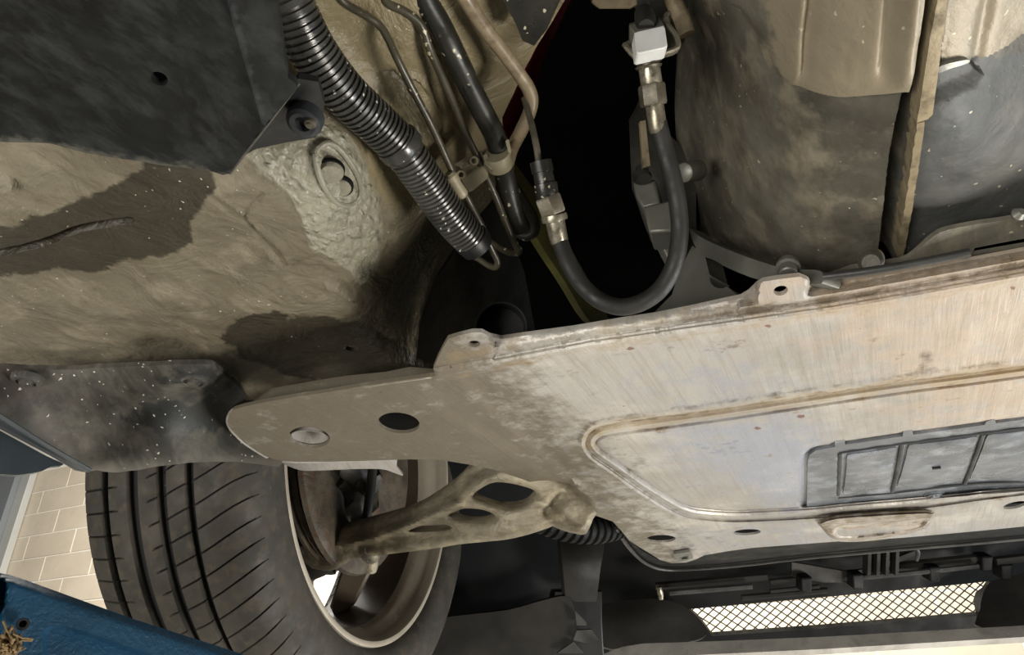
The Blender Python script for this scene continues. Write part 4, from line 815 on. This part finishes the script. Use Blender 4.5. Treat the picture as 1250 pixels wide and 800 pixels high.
sheet('duct_scoop', spline([(1205, 715), (1230, 705), (1340, 690), (1340, 765), (1202, 768), (1196, 745)], 3, True), TPS([(1205, 715, 1.33), (1340, 690, 1.28), (1340, 765, 1.24), (1202, 768, 1.27)]), .01, MT['duct'], duct, step=10)
def rod(name, P, r, mt=MT['rail'], sides=8): return tube(name, P, r, mt, duct, n=3, sides=sides)
rod('rail', [(817, 724, 1.37), (918, 716, 1.36)], .0055)
rod('rail', [(940, 722, 1.37), (1000, 716, 1.36)], .004, MT['duct'])
rod('rail', [(800, 716, 1.40), (936, 704, 1.38)], .0075, MT['duct'])
rod('rail', [(940, 711, 1.38), (1003, 704, 1.37)], .0065, MT['duct'])
rod('rail', [(1026, 707, 1.35), (1100, 701, 1.33), (1194, 691, 1.32)], .005)
rod('rail', [(1060, 696, 1.36), (1194, 682, 1.34)], .009, MT['duct'])
rod('rail', [(905, 730, 1.38), (1010, 721, 1.37)], .006, MT['duct'])
rod('rail', [(1215, 685, 1.33), (1260, 680, 1.32)], .008, MT['duct'])
stack('pale_clip', (805, 717, 1.35), (807, 732, 1.35), [(0, .004), (.5, .006), (1, .004)], MT['zinc'], duct, 10)
for u in (1062, 1073, 1084, 1096):
    sheet('vent_slat', [(u-2, 674), (u+2, 674), (u+1, 702), (u-3, 703)], const(1.31), .02, MT['duct'], duct, step=0)
sheet('brace_web', [(966, 686), (1000, 692), (1035, 698), (1060, 694), (1118, 672), (1118, 678), (1060, 704), (1030, 712), (1005, 712), (966, 704)], const(1.345), .006, MT['duct'], duct, step=0, bev=.001)
for u, v_ in ((985, 716), (1048, 712), (1142, 703), (1206, 690), (1230, 700)):
    sheet('bracket_block', [(u-7, v_-10), (u+7, v_-11), (u+6, v_+8), (u-6, v_+9)], const(1.32), .03, MT['bay'], duct, step=0, bev=.003)
tube('cable_loop', [(1118, 668, 1.25), (1121, 675, 1.25), (1119, 684, 1.26)], .003, MT['rail'], duct)
# grille mesh, one strand one part
gr_ = thing('grille_mesh', 'diamond wire mesh grille in the bumper opening with bright wall behind', 'grille', P1(1020, 745, 1.47))
def vd(U, V): return hw_(U, V)+.035
def clipseg(a, b, poly):
    t = np.linspace(0, 1, 200); U = a[0]+(b[0]-a[0])*t; V = a[1]+(b[1]-a[1])*t; k = inpoly(U, V, poly)
    if k.sum() < 3: return None
    i = np.where(k)[0]; return (U[i[0]], V[i[0]]), (U[i[-1]], V[i[-1]])
big = [(825, 738), (1225, 702), (1225, 760), (855, 785)]
for k in range(-4, 34):
    for sgn in (1, -1):
        u0 = 830+k*13.6; base = 760-(u0-830)*.092
        a, b = ((u0-34, base+34*.98), (u0+34, base-34*.98)) if sgn > 0 else ((u0-48, base-48*.62-2), (u0+48, base+48*.62-2))
        s = clipseg(a, b, big)
        if s is None: continue
        W = at(A([s[0][0], (s[0][0]+s[1][0])/2, s[1][0]]), A([s[0][1], (s[0][1]+s[1][1])/2, s[1][1]]), vd(A([s[0][0], (s[0][0]+s[1][0])/2, s[1][0]]), A([s[0][1], (s[0][1]+s[1][1])/2, s[1][1]]))+(.0015*sgn))
        v, f = tubeVF(W, .0013, 5); link('wire', mesh(v, f), MT['black'], gr_, False)
tag(sheet('front_bumper', [(736, 799), (760, 790), (785, 786), (850, 784), (1000, 778), (1250, 764), (1340, 757), (1620, 736), (1620, 752), (1340, 772), (1250, 778), (1000, 793), (850, 800), (740, 806)], TPS([(736, 800, 1.30), (1340, 757, 1.18), (1340, 772, 1.16), (1000, 785, 1.24), (850, 800, 1.26)]), .012, MT['bumper'], step=8), 'grimy silver lower edge of the front bumper below the grille', 'bumper')
